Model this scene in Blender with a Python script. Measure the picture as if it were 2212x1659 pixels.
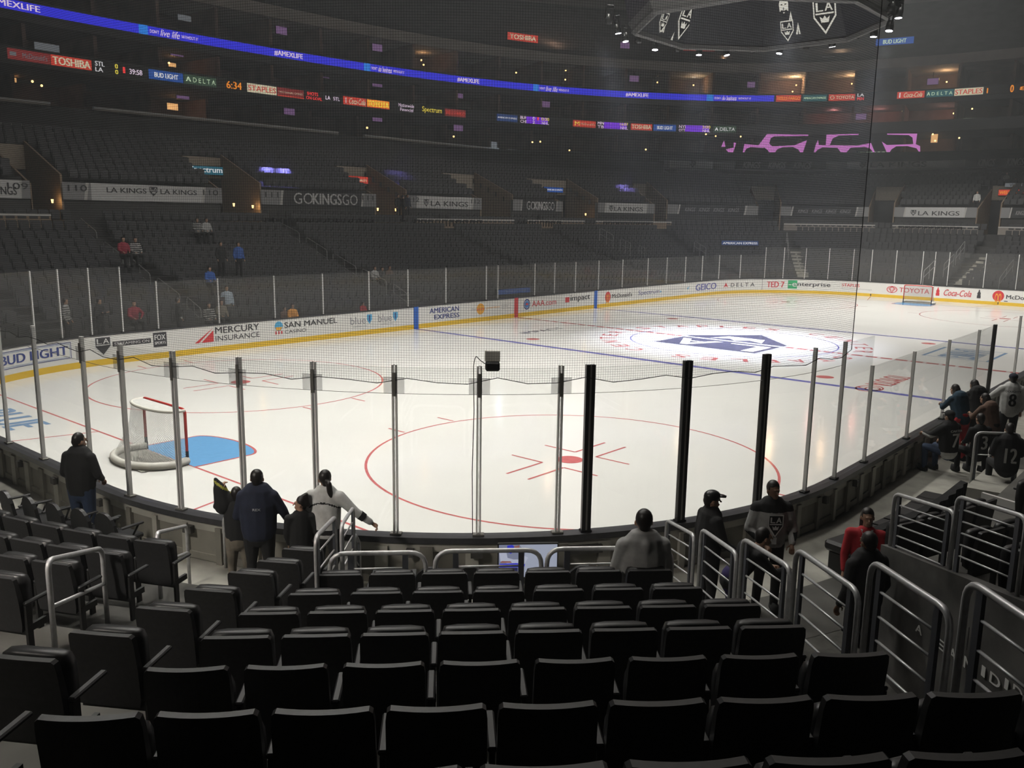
import bpy, bmesh, math, random
import numpy as np
from mathutils import Vector as V, Matrix
for o in list(bpy.data.objects): bpy.data.objects.remove(o)
SC = bpy.context.scene
COL = SC.collection
random.seed(7)
R = math.radians
# ---------------------------------------------------------------- camera
FPX = 1891.42
CP = np.array([-36.4726, -18.254, 5.3826])
YAW, PIT, ROL = 0.711162, -0.18768, 0.014827
def cam_axes():
    f = np.array([math.cos(PIT)*math.cos(YAW), math.cos(PIT)*math.sin(YAW), math.sin(PIT)])
    r = np.array([math.sin(YAW), -math.cos(YAW), 0]); u = np.cross(r, f)
    return r*math.cos(ROL)+u*math.sin(ROL), -r*math.sin(ROL)+u*math.cos(ROL), f
CR, CU, CF = cam_axes()
cd = bpy.data.cameras.new('camera'); cam = bpy.data.objects.new('camera', cd); COL.objects.link(cam)
cd.sensor_width = 36; cd.lens = 36*FPX/2212; cd.clip_start = .05; cd.clip_end = 400
cam.matrix_world = Matrix([[CR[0],CU[0],-CF[0],CP[0]],[CR[1],CU[1],-CF[1],CP[1]],[CR[2],CU[2],-CF[2],CP[2]],[0,0,0,1]])
SC.camera = cam
# ---------------------------------------------------------------- world, lights, exposure
wd = bpy.data.worlds.new('arena_air'); SC.world = wd; wd.use_nodes = True
wd.node_tree.nodes['Background'].inputs[0].default_value = (.62, .60, .58, 1)
wd.node_tree.nodes['Background'].inputs[1].default_value = .05
SC.view_settings.view_transform = 'Standard'; SC.view_settings.look = 'None'
SC.view_settings.gamma = 1; SC.view_settings.use_curve_mapping = False
SC.view_settings.exposure = -0.95
SC.cycles.use_denoising = True
SC.cycles.max_bounces = 5; SC.cycles.diffuse_bounces = 2; SC.cycles.glossy_bounces = 2
SC.cycles.transparent_max_bounces = 24; SC.cycles.transmission_bounces = 2
SC.cycles.sample_clamp_indirect = 4; SC.cycles.use_light_tree = False; SC.cycles.use_adaptive_sampling = True; SC.cycles.adaptive_threshold = .05
def area(loc, target, size, power, col=(1,1,1), spread=120, shape='SQUARE', sy=None):
    l = bpy.data.lights.new('arena_light', 'AREA'); l.energy = power; l.size = size; l.color = col
    l.spread = R(spread); l.shape = 'RECTANGLE' if sy else shape
    if sy: l.size_y = sy
    o = bpy.data.objects.new('arena_light', l); COL.objects.link(o); o.location = loc
    o.rotation_euler = (V(target)-V(loc)).to_track_quat('-Z', 'Y').to_euler(); return o
def point(loc, power, col, rad=.1):
    l = bpy.data.lights.new('lamp_glow', 'POINT'); l.energy = power; l.color = col; l.shadow_soft_size = rad
    o = bpy.data.objects.new('lamp_glow', l); COL.objects.link(o); o.location = loc; return o
ICEW = (1, .975, .91)
for lx in (-28, -18, -7, 6, 17, 27):
    for ly in (-8, 8):
        area((lx*.94, ly*.85, 25), (lx*1.02, -ly*.35, 0), 2.2, 1620 if lx < 20 else 2100, ICEW, 100 if lx < 20 else 140, 'DISK')
for ly in (-6, 6): area((6, ly, 24), (30, -ly*.3, 0), 2, 950, ICEW, 70, 'DISK')       # angled toward the far end boards
for lx, ly in ((-4, 5), (4, 5), (5, -4), (-5, -4)):           # white show spots on the score board
    area((lx, ly, 13), (lx*.3, ly*.3, 0), 0.5, 500, (.80, .84, 1), 50, 'DISK')
area((0, 0, 31), (0, 0, 0), 46, 5600, (1, .93, .85), 175, sy=24)   # house lights, dimmed
area((-47, -26, 13), (-33, -12, 1), 5, 330, (1, .93, .83), 140)     # unseen fill light behind the near section, for the aisle
area((-41, -9.5, 9.5), (-33.4, -9.3, 1.2), 1.2, 260, (1, .93, .83), 62)  # added unseen light that brightens the left stairs
# ---------------------------------------------------------------- geometry of the place
def ray(x, y): return CF + CR*(x-1106)/FPX - CU*(y-829.5)/FPX
def at_z(x, y, z):
    d = ray(x, y); t = (z-CP[2])/d[2]; p = CP+t*d; return V(p)
def rr(D, n=48, ms=88, me=18):
    """rink outline moved outward by D, clockwise from the left end wall; same station count for every D"""
    A = 30.48+D; B = 12.95+D; Rr = 8.53+D; P = []
    cs = [(-A+Rr, B-Rr, 180, ms), (A-Rr, B-Rr, 90, me), (A-Rr, -B+Rr, 0, ms), (-A+Rr, -B+Rr, -90, me)]
    for q in range(4):
        cx, cy, a0, m = cs[q]
        for i in range(n+1):
            a = R(a0-90*i/n); P.append((cx+Rr*math.cos(a), cy+Rr*math.sin(a)))
        nx = cs[(q+1) % 4]; a = R(nx[2]); e = (nx[0]+Rr*math.cos(a), nx[1]+Rr*math.sin(a)); s = P[-1]
        for i in range(1, m): P.append((s[0]+(e[0]-s[0])*i/m, s[1]+(e[1]-s[1])*i/m))
    P.append(P[0]); return np.array(P)
def sup(A, B, n, N=240):
    P = []
    for i in range(N+1):
        t = math.pi-2*math.pi*i/N; c, s = math.cos(t), math.sin(t)
        P.append((A*math.copysign(abs(c)**(2/n), c), B*math.copysign(abs(s)**(2/n), s)))
    return np.array(P)
class Curve:
    def __init__(s, P):
        s.P = np.array(P, float); e = np.diff(s.P, axis=0); s.L = np.hypot(e[:,0], e[:,1]); s.c = np.concatenate([[0], np.cumsum(s.L)])
        s.e = e/np.maximum(s.L, 1e-9)[:,None]
    def at(s, u):
        u %= s.c[-1]; i = min(max(int(np.searchsorted(s.c, u, 'right'))-1, 0), len(s.L)-1)
        p = s.P[i]+s.e[i]*(u-s.c[i]); t = s.e[i]
        # smooth the tangent
        k = (u-s.c[i])/max(s.L[i], 1e-9); j = (i+1) % len(s.L) if k > .5 else (i-1) % len(s.L); w = abs(k-.5)
        t = t*(1-w)+s.e[j]*w; t = t/np.hypot(*t)
        return V((p[0], p[1], 0)), V((t[0], t[1], 0)), V((t[1], -t[0], 0))     # point, tangent, inward normal
    def hit(s, x, y, which=-1):
        d = ray(x, y); a = s.P[:-1]-CP[:2]; ex = np.diff(s.P, axis=0)
        det = -d[0]*ex[:,1]+d[1]*ex[:,0]; det = np.where(abs(det) < 1e-9, 1e-9, det)
        t = (-a[:,0]*ex[:,1]+a[:,1]*ex[:,0])/det; k = (d[0]*a[:,1]-d[1]*a[:,0])/det
        r = sorted((t[i], i, k[i]) for i in range(len(t)) if t[i] > 0 and -1e-6 <= k[i] <= 1+1e-6)
        t_, i, k_ = r[which]
        return s.c[i]+k_*s.L[i], CP[2]+t_*d[2]
OX, OY, Q = -21.95, -4.42, math.sqrt(.5)
def nw(s, w, z=0):
    """near section frame: s along the rows (image left to right), w outward from the boards"""
    o = w+8.53; return V((OX-o*Q+s*Q, OY-o*Q-s*Q, z))
NROT = R(45-180+90)        # rotation about z that turns local +x to the row direction and +y toward the ice
def nang(extra=0): return R(-45+extra)
def fz(D):
    """tread height of the lower bowl at distance D from the boards"""
    return float(np.interp(D, [0, 1.5, 2.4, 4, 4.82, 5.65, 6.48, 7.32, 8.17, 9, 9.84, 11.5, 13.3, 15], [.4, .45, 1.0, 1.33, 1.54, 1.77, 2.01, 2.27, 2.53, 2.8, 3.1, 3.75, 4.8, 5.4]))
# ---------------------------------------------------------------- materials
M = {}
def mat(n, c, rough=.6, metal=0, em=None, es=0, noise=None, alpha=None, spec=.5, bump=0, nscale=8, coat=0):
    m = bpy.data.materials.new(n); m.use_nodes = True; nt = m.node_tree; b = nt.nodes['Principled BSDF']
    c = tuple(c)+(1,) if len(c) == 3 else c
    b.inputs['Base Color'].default_value = c; b.inputs['Roughness'].default_value = rough; b.inputs['Metallic'].default_value = metal
    b.inputs['Specular IOR Level'].default_value = spec; b.inputs['Coat Weight'].default_value = coat
    if em: b.inputs['Emission Color'].default_value = tuple(em)+(1,); b.inputs['Emission Strength'].default_value = es
    if alpha is not None: b.inputs['Alpha'].default_value = alpha
    if noise or bump:
        tc = nt.nodes.new('ShaderNodeTexCoord'); no = nt.nodes.new('ShaderNodeTexNoise'); no.inputs['Scale'].default_value = nscale; no.inputs['Detail'].default_value = 5
        nt.links.new(tc.outputs['Object'], no.inputs['Vector'])
        if noise:
            rp = nt.nodes.new('ShaderNodeValToRGB'); k = 1-noise
            rp.color_ramp.elements[0].color = (c[0]*k, c[1]*k, c[2]*k, 1); rp.color_ramp.elements[1].color = (min(1,c[0]*(1+noise)), min(1,c[1]*(1+noise)), min(1,c[2]*(1+noise)), 1)
            rp.color_ramp.elements[0].position = .3; rp.color_ramp.elements[1].position = .7
            nt.links.new(no.outputs['Fac'], rp.inputs['Fac']); nt.links.new(rp.outputs['Color'], b.inputs['Base Color'])
        if bump:
            bu = nt.nodes.new('ShaderNodeBump'); bu.inputs['Strength'].default_value = bump; bu.inputs['Distance'].default_value = .02
            nt.links.new(no.outputs['Fac'], bu.inputs['Height']); nt.links.new(bu.outputs['Normal'], b.inputs['Normal'])
    M[n] = m; return m
def emi(n, c, s=1.0): return mat(n, tuple(x*.1 for x in c), .5, em=c, es=s)
mat('ice', (.86, .855, .83), .11, noise=.025, nscale=.35, spec=.28, bump=.015)
mat('line_red', (.62, .17, .17), .12, spec=.3, noise=.12, nscale=6); mat('line_blue', (.17, .17, .50), .12, spec=.3, noise=.12, nscale=6)
mat('crease_blue', (.16, .40, .72), .12, spec=.3, noise=.04); mat('ice_dark', (.10, .10, .16), .12, spec=.3); mat('ice_grey', (.55, .56, .62), .12, spec=.3)
mat('ice_white', (.9, .9, .9), .12, spec=.3); mat('ice_blue', (.22, .35, .55), .12, spec=.3)
mat('board_white', (.88, .87, .84), .3, noise=.02); mat('board_yellow', (.80, .52, .04), .3); mat('cap_dark', (.045, .045, .05), .35, noise=.2)
mat('cap_blue', (.05, .055, .085), .35); mat('board_back', (.20, .19, .165), .7, noise=.25, nscale=1.5, bump=.1); mat('board_frame', (.36, .35, .31), .55, noise=.2, nscale=2)
mat('board_dark', (.05, .048, .045), .6, noise=.3)
mat('post_silver', (.86, .85, .84), .5, .15); mat('post_black', (.012, .012, .012), .3); mat('post_steel', (.28, .27, .25), .35, .6)
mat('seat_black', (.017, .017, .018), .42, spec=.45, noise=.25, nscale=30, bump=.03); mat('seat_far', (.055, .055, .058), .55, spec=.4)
mat('arm_grey', (.030, .030, .032), .5); mat('seat_metal', (.018, .018, .018), .5, .3)
mat('concrete', (.33, .32, .285), .85, noise=.18, nscale=3, bump=.15); mat('concrete_dark', (.085, .082, .075), .85, noise=.2, nscale=1.2)
mat('concrete_near', (.085, .082, .075), .9, noise=.25, nscale=2, bump=.1); mat('concrete_stand', (.050, .049, .048), .9, noise=.25, nscale=.8); mat('nosing', (.75, .74, .66), .6); mat('pit_dark', (.07, .068, .06), .8, noise=.3)
mat('rail_metal', (.62, .62, .63), .42, .45, noise=.12, nscale=20, bump=.02); mat('rail_post', (.10, .105, .12), .45, .3)
mat('rail_far', (.33, .33, .33), .45, .5)
mat('tan', (.27, .20, .14), .85, noise=.12); mat('tan_light', (.36, .31, .25), .85, noise=.1); mat('light_cap', (.55, .54, .52), .7)
mat('fascia', (.30, .27, .24), .85, noise=.12, nscale=.6); mat('suite_dark', (.030, .026, .024), .9, noise=.3, nscale=.5); mat('suite_brown', (.16, .10, .075), .9, noise=.3, nscale=.6)
mat('ceiling_grey', (.13, .12, .11), .95, noise=.2, nscale=.3); mat('black', (.008, .008, .008), .4); mat('truss', (.16, .16, .16), .5, .3)
mat('banner_white', (.62, .62, .62), .7, noise=.05); mat('banner_grey', (.27, .27, .275), .7); mat('banner_dark', (.035, .035, .038), .7); mat('banner_ink', (.05, .05, .055), .7)
mat('tarp', (.085, .082, .078), .7, noise=.6, nscale=2.2, bump=.4); mat('tarp_letter', (.75, .75, .73), .7)
mat('skin', (.42, .25, .17), .5); mat('skin_dark', (.20, .11, .07), .5); mat('hair', (.012, .009, .008), .45)
mat('red_paint', (.55, .03, .025), .35); mat('white_pad', (.78, .76, .70), .5, noise=.05, bump=.2); mat('white_cloth', (.62, .62, .60), .8, noise=.08, nscale=12, bump=.3)
def cloth(n, c): mat(n, c, .85, noise=.15, nscale=10, bump=.3)
for n, c in dict(c_black=(.010,.010,.011), c_navy=(.012,.016,.035), c_jean=(.03,.05,.10), c_grey=(.34,.34,.335), c_white=(.55,.55,.54), c_red=(.42,.02,.03), c_khaki=(.16,.14,.11), c_blue=(.03,.09,.32), c_orange=(.75,.33,.06), c_maroon=(.25,.02,.04), c_teal=(.02,.05,.08), c_silver=(.38,.38,.38), c_purple=(.03,.02,.10), c_pale=(.35,.42,.5), c_brown=(.12,.07,.05)).items(): cloth(n, c)
def screenmat(n, bg, es):
    return emi(n, bg, es)
E_ = {}
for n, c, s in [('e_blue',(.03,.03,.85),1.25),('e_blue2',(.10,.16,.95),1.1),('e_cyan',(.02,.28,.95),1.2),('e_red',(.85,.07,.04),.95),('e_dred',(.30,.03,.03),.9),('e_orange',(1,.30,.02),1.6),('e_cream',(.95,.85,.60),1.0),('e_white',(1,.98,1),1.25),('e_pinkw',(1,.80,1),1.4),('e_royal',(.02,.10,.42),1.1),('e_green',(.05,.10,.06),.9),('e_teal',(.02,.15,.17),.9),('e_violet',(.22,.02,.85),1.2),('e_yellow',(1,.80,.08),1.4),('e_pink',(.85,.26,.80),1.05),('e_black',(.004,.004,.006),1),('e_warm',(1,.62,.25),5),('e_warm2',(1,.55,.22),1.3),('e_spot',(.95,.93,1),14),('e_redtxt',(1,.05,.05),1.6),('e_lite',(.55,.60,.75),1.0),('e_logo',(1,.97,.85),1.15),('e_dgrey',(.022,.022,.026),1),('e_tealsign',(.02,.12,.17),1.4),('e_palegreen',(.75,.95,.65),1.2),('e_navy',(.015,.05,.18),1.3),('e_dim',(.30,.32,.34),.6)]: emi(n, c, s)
def glassmat(n, tint, refl, rough, haze=0):
    m = bpy.data.materials.new(n); m.use_nodes = True; nt = m.node_tree; nt.nodes.clear(); N = nt.nodes.new
    out = N('ShaderNodeOutputMaterial'); tr = N('ShaderNodeBsdfTransparent'); tr.inputs[0].default_value = tint+(1,)
    gl = N('ShaderNodeBsdfGlossy'); gl.inputs['Roughness'].default_value = rough; gl.inputs[0].default_value = (1,1,1,1)
    fr = N('ShaderNodeLayerWeight'); pw = N('ShaderNodeMath'); pw.operation = 'POWER'; pw.inputs[1].default_value = 4; nt.links.new(fr.outputs['Facing'], pw.inputs[0])
    mu = N('ShaderNodeMath'); mu.operation = 'MULTIPLY_ADD'; mu.inputs[1].default_value = .35*refl; mu.inputs[2].default_value = .02*refl
    mx = N('ShaderNodeMixShader'); nt.links.new(pw.outputs[0], mu.inputs[0]); nt.links.new(mu.outputs[0], mx.inputs[0]); nt.links.new(tr.outputs[0], mx.inputs[1]); nt.links.new(gl.outputs[0], mx.inputs[2])
    last = mx
    if haze:
        df = N('ShaderNodeBsdfDiffuse'); df.inputs[0].default_value = (.6,.6,.6,1); m2 = N('ShaderNodeMixShader'); m2.inputs[0].default_value = haze
        nt.links.new(mx.outputs[0], m2.inputs[1]); nt.links.new(df.outputs[0], m2.inputs[2]); last = m2
    nt.links.new(last.outputs[0], out.inputs[0]); M[n] = m; return m
glassmat('glass', (.96,.965,.96), 1.0, .02, .012); glassmat('glass_scuffed', (.92,.92,.91), 1.0, .06, .035); glassmat('plate', (.80,.80,.80), 1.0, .1, .06)
def netmat(n, cell, cord, col, strength=1, diamond=False):
    """square netting: cords are opaque, the holes let everything through; UV are metres"""
    m = bpy.data.materials.new(n); m.use_nodes = True; nt = m.node_tree; nt.nodes.clear(); N = nt.nodes.new; L = nt.links.new
    out = N('ShaderNodeOutputMaterial'); uv = N('ShaderNodeUVMap'); sep = N('ShaderNodeSeparateXYZ'); L(uv.outputs[0], sep.inputs[0])
    def line(src):
        a = N('ShaderNodeMath'); a.operation = 'MULTIPLY'; a.inputs[1].default_value = 1/cell; L(src, a.inputs[0])
        b = N('ShaderNodeMath'); b.operation = 'FRACT'; L(a.outputs[0], b.inputs[0])
        c = N('ShaderNodeMath'); c.operation = 'LESS_THAN'; c.inputs[1].default_value = cord/cell; L(b.outputs[0], c.inputs[0]); return c.outputs[0]
    s1, s2 = sep.outputs[0], sep.outputs[1]
    if diamond:
        a = N('ShaderNodeMath'); a.operation = 'ADD'; L(s1, a.inputs[0]); L(s2, a.inputs[1]); b = N('ShaderNodeMath'); b.operation = 'SUBTRACT'; L(s1, b.inputs[0]); L(s2, b.inputs[1]); s1, s2 = a.outputs[0], b.outputs[0]
    mxn = N('ShaderNodeMath'); mxn.operation = 'MAXIMUM'; L(line(s1), mxn.inputs[0]); L(line(s2), mxn.inputs[1])
    mu = N('ShaderNodeMath'); mu.operation = 'MULTIPLY'; mu.inputs[1].default_value = strength; L(mxn.outputs[0], mu.inputs[0])
    tr = N('ShaderNodeBsdfTransparent'); df = N('ShaderNodeBsdfDiffuse'); df.inputs[0].default_value = col+(1,)
    mx = N('ShaderNodeMixShader'); L(mu.outputs[0], mx.inputs[0]); L(tr.outputs[0], mx.inputs[1]); L(df.outputs[0], mx.inputs[2]); L(mx.outputs[0], out.inputs[0]); M[n] = m; return m
netmat('safety_net', .034, .0024, (.09,.09,.09)); netmat('goal_net', .045, .008, (.75,.74,.70), 1, True)
# ---------------------------------------------------------------- mesh builder
from mathutils.geometry import tessellate_polygon
def tess(pts):
    if len(pts) <= 4: return [tuple(range(len(pts)))]
    return [tuple(t) for t in tessellate_polygon([[V(p) for p in pts]])]
class MB:
    def __init__(s): s.v = []; s.f = []; s.m = []; s.ms = []; s.uv = None; s.T = None
    def mi(s, m):
        if m not in s.ms: s.ms.append(m)
        return s.ms.index(m)
    def add(s, vs, fs, m):
        b = len(s.v); T = s.T
        s.v += [tuple(T @ V(p)) if T else tuple(p) for p in vs]; k = s.mi(m)
        for f in fs: s.f.append(tuple(b+i for i in f)); s.m.append(k)
        return s
    def box(s, lo, hi, m, X=None):
        x0,y0,z0 = lo; x1,y1,z1 = hi
        p = [V(q) for q in ((x0,y0,z0),(x1,y0,z0),(x1,y1,z0),(x0,y1,z0),(x0,y0,z1),(x1,y0,z1),(x1,y1,z1),(x0,y1,z1))]
        if X: p = [X @ q for q in p]
        return s.add(p, [(0,3,2,1),(4,5,6,7),(0,1,5,4),(1,2,6,5),(2,3,7,6),(3,0,4,7)], m)
    def bbox(s, c, sz, m, b=.01, X=None):
        """box with chamfered vertical and horizontal edges"""
        hx, hy, hz = sz[0]/2, sz[1]/2, sz[2]/2; b = min(b, hx*.9, hy*.9, hz*.9); vs = []; 
        def ringp(z, i): return [(-hx+i,-hy+b,z),(-hx+b,-hy+i,z),(hx-b,-hy+i,z),(hx-i,-hy+b,z),(hx-i,hy-b,z),(hx-b,hy-i,z),(-hx+b,hy-i,z),(-hx+i,hy-b,z)]
        for z, i in ((-hz, b*.99), (-hz+b, 0), (hz-b, 0), (hz, b*.99)): vs += ringp(z, i)
        vs = [V(q)+V(c) for q in vs]
        if X: vs = [X @ q for q in vs]
        fs = [tuple(range(7,-1,-1)), tuple(range(24,32))]
        for r in range(3):
            for i in range(8): j = (i+1) % 8; fs.append((r*8+i, r*8+j, r*8+8+j, r*8+8+i))
        return s.add(vs, fs, m)
    def tube(s, pts, r, m, n=8, closed=False, caps=True):
        pts = [V(p) for p in pts]; N = len(pts); rs = r if isinstance(r, (list, tuple)) else [r]*N; vs = []; fs = []; up = None
        for i, p in enumerate(pts):
            a = pts[i-1] if i or closed else p; c = pts[(i+1) % N] if i < N-1 or closed else p
            t = (c-a).normalized() if (c-a).length > 1e-9 else V((0,0,1))
            if up is None: up = t.orthogonal().normalized()
            else: up = (up-t*up.dot(t)); up = up.normalized() if up.length > 1e-6 else t.orthogonal().normalized()
            w = t.cross(up)
            for k in range(n): g = 2*math.pi*k/n; vs.append(p+(up*math.cos(g)+w*math.sin(g))*rs[i])
        for i in range(N if closed else N-1):
            j = (i+1) % N
            for k in range(n): l = (k+1) % n; fs.append((i*n+k, i*n+l, j*n+l, j*n+k))
        if caps and not closed: fs += [tuple(range(n-1,-1,-1)), tuple(range((N-1)*n, N*n))]
        return s.add(vs, fs, m)
    def poly(s, pts, m, back=None):
        """flat polygon, with thickness vector back"""
        n = len(pts); s.add(pts, tess(pts), m)
        if back is not None:
            q = [V(p)+V(back) for p in pts]; s.add(list(pts)+q, [tuple(range(2*n-1, n-1, -1))]+[(i, i+n, (i+1) % n+n, (i+1) % n) for i in range(n)], m)
        return s
    def loft(s, rings, m, closed=True, caps=True):
        n = len(rings[0]); vs = [p for r in rings for p in r]; fs = []
        for i in range(len(rings)-1):
            for k in range(n if closed else n-1): l = (k+1) % n; fs.append((i*n+k, i*n+l, i*n+n+l, i*n+n+k))
        if caps: fs += [tuple(range(n-1,-1,-1)), tuple(range((len(rings)-1)*n, len(rings)*n))]
        return s.add(vs, fs, m)
    def ball(s, c, r, m, nu=10, nv=6):
        rx, ry, rz = r if isinstance(r, (tuple, list)) else (r, r, r); c = V(c); vs = [c+V((0,0,-rz))]; fs = []
        for j in range(1, nv):
            a = -math.pi/2+math.pi*j/nv
            for i in range(nu): b = 2*math.pi*i/nu; vs.append(c+V((rx*math.cos(a)*math.cos(b), ry*math.cos(a)*math.sin(b), rz*math.sin(a))))
        vs.append(c+V((0,0,rz))); t = len(vs)-1
        for i in range(nu):
            k = (i+1) % nu; fs.append((0, 1+k, 1+i)); fs.append((t, t-nu+i, t-nu+k))
            for j in range(nv-2): fs.append((1+j*nu+i, 1+j*nu+k, 1+j*nu+nu+k, 1+j*nu+nu+i))
        return s.add(vs, fs, m)
    def mesh(s, name, smooth=False):
        me = bpy.data.meshes.new(name); me.from_pydata([tuple(p) for p in s.v], [], s.f)
        for m in s.ms: me.materials.append(M[m])
        me.polygons.foreach_set('material_index', s.m)
        if smooth: me.polygons.foreach_set('use_smooth', [True]*len(s.f))
        if s.uv:
            l = me.uv_layers.new(name='UVMap'); 
            for lo in me.loops: l.data[lo.index].uv = s.uv[lo.vertex_index]
        me.update(); return me
    def build(s, name, parent=None, smooth=False, loc=None, rz=None):
        o = bpy.data.objects.new(name, s.mesh(name, smooth)); COL.objects.link(o)
        if parent: o.parent = parent; KIDS.setdefault(parent, []).append(o)
        if loc is not None: o.location = loc
        if rz is not None: o.rotation_euler[2] = rz
        return o
def tag(o, label=None, cat=None, group=None, kind=None):
    if label: o['label'] = label
    if cat: o['category'] = cat
    if group: o['group'] = group
    if kind: o['kind'] = kind
    return o
def empty(name, loc=(0,0,0), rz=0, label=None, cat=None, group=None):
    o = bpy.data.objects.new(name, None); COL.objects.link(o); o.location = loc; o.rotation_euler[2] = rz; o.empty_display_size = .1
    return tag(o, label, cat, group)
KIDS = {}
def copy_tree(o, parent=None):
    c = o.copy(); COL.objects.link(c); c.parent = parent
    if parent: KIDS.setdefault(parent, []).append(c)
    for ch in list(KIDS.get(o, [])): copy_tree(ch, c)
    return c
def struct(o): o['kind'] = 'structure'; return o
def rpath(pts, r, n=5):
    """round the corners of a polyline"""
    pts = [V(p) for p in pts]; out = [pts[0]]
    for i in range(1, len(pts)-1):
        a, b, c = pts[i-1], pts[i], pts[i+1]; d1 = (a-b); d2 = (c-b); q = min(r, d1.length*.45, d2.length*.45); p1 = b+d1.normalized()*q; p2 = b+d2.normalized()*q
        for k in range(n+1): t = k/n; out.append(p1*(1-t)**2+b*2*t*(1-t)+p2*t*t)
    out.append(pts[-1]); return out
ORD = ['first','second','third','fourth','fifth','sixth','seventh','eighth','ninth','tenth','eleventh','twelfth','thirteenth','fourteenth','fifteenth','sixteenth','seventeenth','eighteenth','nineteenth','twentieth']
def nth(i):
    if i < 20: return ORD[i]
    t = {2:'twenty',3:'thirty',4:'forty',5:'fifty',6:'sixty'}[(i+1)//10]
    return t+'-'+ORD[(i+1) % 10-1] if (i+1) % 10 else t.replace('ty', 'tieth')
# ---------------------------------------------------------------- lettering
_tc = {}
def glyphs(txt, bold=0.0, shear=0.0):
    k = (txt, bold, shear)
    if k in _tc: return _tc[k]
    cu = bpy.data.curves.new('t', 'FONT'); cu.body = txt; cu.offset = bold; cu.shear = shear; cu.resolution_u = 3
    o = bpy.data.objects.new('t', cu); COL.objects.link(o); dg = bpy.context.evaluated_depsgraph_get()
    me = bpy.data.meshes.new_from_object(o.evaluated_get(dg)); vs = [tuple(v.co) for v in me.vertices]; fs = [tuple(p.vertices) for p in me.polygons]
    bpy.data.objects.remove(o); bpy.data.curves.remove(cu); bpy.data.meshes.remove(me)
    a = np.array(vs); lo = a.min(0); hi = a.max(0); a = (a-lo)/np.maximum(hi-lo, 1e-6); _tc[k] = ([(p[0], p[1]) for p in a], fs); return _tc[k]
def letter(mb, txt, m, fn, u0, v0, u1, v1, d=.006, bold=.0, shear=0):
    """lettering filling the box (u0,v0)-(u1,v1) of the surface fn(u,v,d)"""
    p, f = glyphs(txt, 0, shear); b_ = min(abs(bold)*1.3*abs(v1-v0), abs(u1-u0)/max(1, len(txt))*.085)
    for i_, q in enumerate((0, -b_, b_) if b_ > 1e-4 else (0,)): mb.add([fn(u0+(u1-u0)*a+q, v0+(v1-v0)*b, d+.0025*i_) for a, b in p], f, m)
def pan(mb, m, fn, u0, v0, u1, v1, d=.004, n=1):
    vs = []; 
    for i in range(n+1): u = u0+(u1-u0)*i/n; vs += [fn(u, v0, d), fn(u, v1, d)]
    mb.add(vs, [(2*i, 2*i+2, 2*i+3, 2*i+1) for i in range(n)], m)
def shape(mb, m, fn, pts, u0, v0, su, sv, d=.006):
    mb.add([fn(u0+su*a, v0+sv*b, d) for a, b in pts], tess([(a, b, 0) for a, b in pts]), m)
def disc(mb, m, fn, u, v, ru, rv, d=.006, n=20):
    mb.add([fn(u+ru*math.cos(2*math.pi*i/n), v+rv*math.sin(2*math.pi*i/n), d) for i in range(n)], [tuple(range(n))], m)
def annul(mb, m, fn, u, v, ru, rv, t, d=.006, n=24):
    vs = []
    for i in range(n): a = 2*math.pi*i/n; c, s = math.cos(a), math.sin(a); vs += [fn(u+ru*c, v+rv*s, d), fn(u+ru*(1-t)*c, v+rv*(1-t)*s, d)]
    mb.add(vs, [(2*i, 2*((i+1) % n), 2*((i+1) % n)+1, 2*i+1) for i in range(n)], m)
CREST = [(-.5,.55),(.5,.55),(.5,-.05),(0,-.6),(-.5,-.05)]
def crest(mb, fn, u, v, w, h, dark, light, d=.006):
    """team shield: bar with two letters over a crown"""
    shape(mb, light, fn, CREST, u, v, w, h, d); shape(mb, dark, fn, [(-.44,.49),(.44,.49),(.44,-.02),(0,-.5),(-.44,-.02)], u, v, w, h, d*1.4)
    letter(mb, 'L', light, fn, u-w*.36, v+h*.14, u-w*.06, v+h*.42, d*1.8, .02); letter(mb, 'A', light, fn, u+w*.02, v+h*.14, u+w*.36, v+h*.42, d*1.8, .02)
    shape(mb, light, fn, [(-.4,.04),(.4,.04),(.4,.09),(-.4,.09)], u, v, w, h, d*1.8)
    shape(mb, light, fn, [(-.16,-.22),(.16,-.22),(.22,-.02),(.09,-.1),(0,0),(-.09,-.1),(-.22,-.02)], u, v, w, h, d*1.8)
def on_curve(cv):
    def fn(u, v, d):
        p, t, n = cv.at(u); return (p.x+n.x*d, p.y+n.y*d, v)
    return fn
def on_flat(o, ux, uy, un):
    o, ux, uy, un = V(o), V(ux), V(uy), V(un)
    return lambda u, v, d: tuple(o+ux*u+uy*v+un*d)
# ================================================================ THE RINK
C0 = Curve(rr(0)); fn0 = on_curve(C0); PER = C0.c[-1]
P0 = rr(0)
mb = MB(); mb.add([(p[0], p[1], 0) for p in P0[:-1]][::-1], [tuple(range(len(P0)-1))], 'ice')
ice = struct(mb.build('floor_ice')); ice['label'] = 'white ice surface inside the rink boards'
gfn = lambda u, v, d: (u, v, d)
def flat_ring(mb, m, cx, cy, r, w, z, a0=0, a1=360, n=64):
    vs = []
    for i in range(n+1): a = R(a0+(a1-a0)*i/n); c, s = math.cos(a), math.sin(a); vs += [(cx+(r-w/2)*c, cy+(r-w/2)*s, z), (cx+(r+w/2)*c, cy+(r+w/2)*s, z)]
    mb.add(vs, [(2*i, 2*i+1, 2*i+3, 2*i+2) for i in range(n)], m)
def rect(mb, m, x0, y0, x1, y1, z): mb.add([(x0,y0,z),(x1,y0,z),(x1,y1,z),(x0,y1,z)], [(0,1,2,3)], m)
Z1, Z2, Z3 = .002, .003, .004
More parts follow.
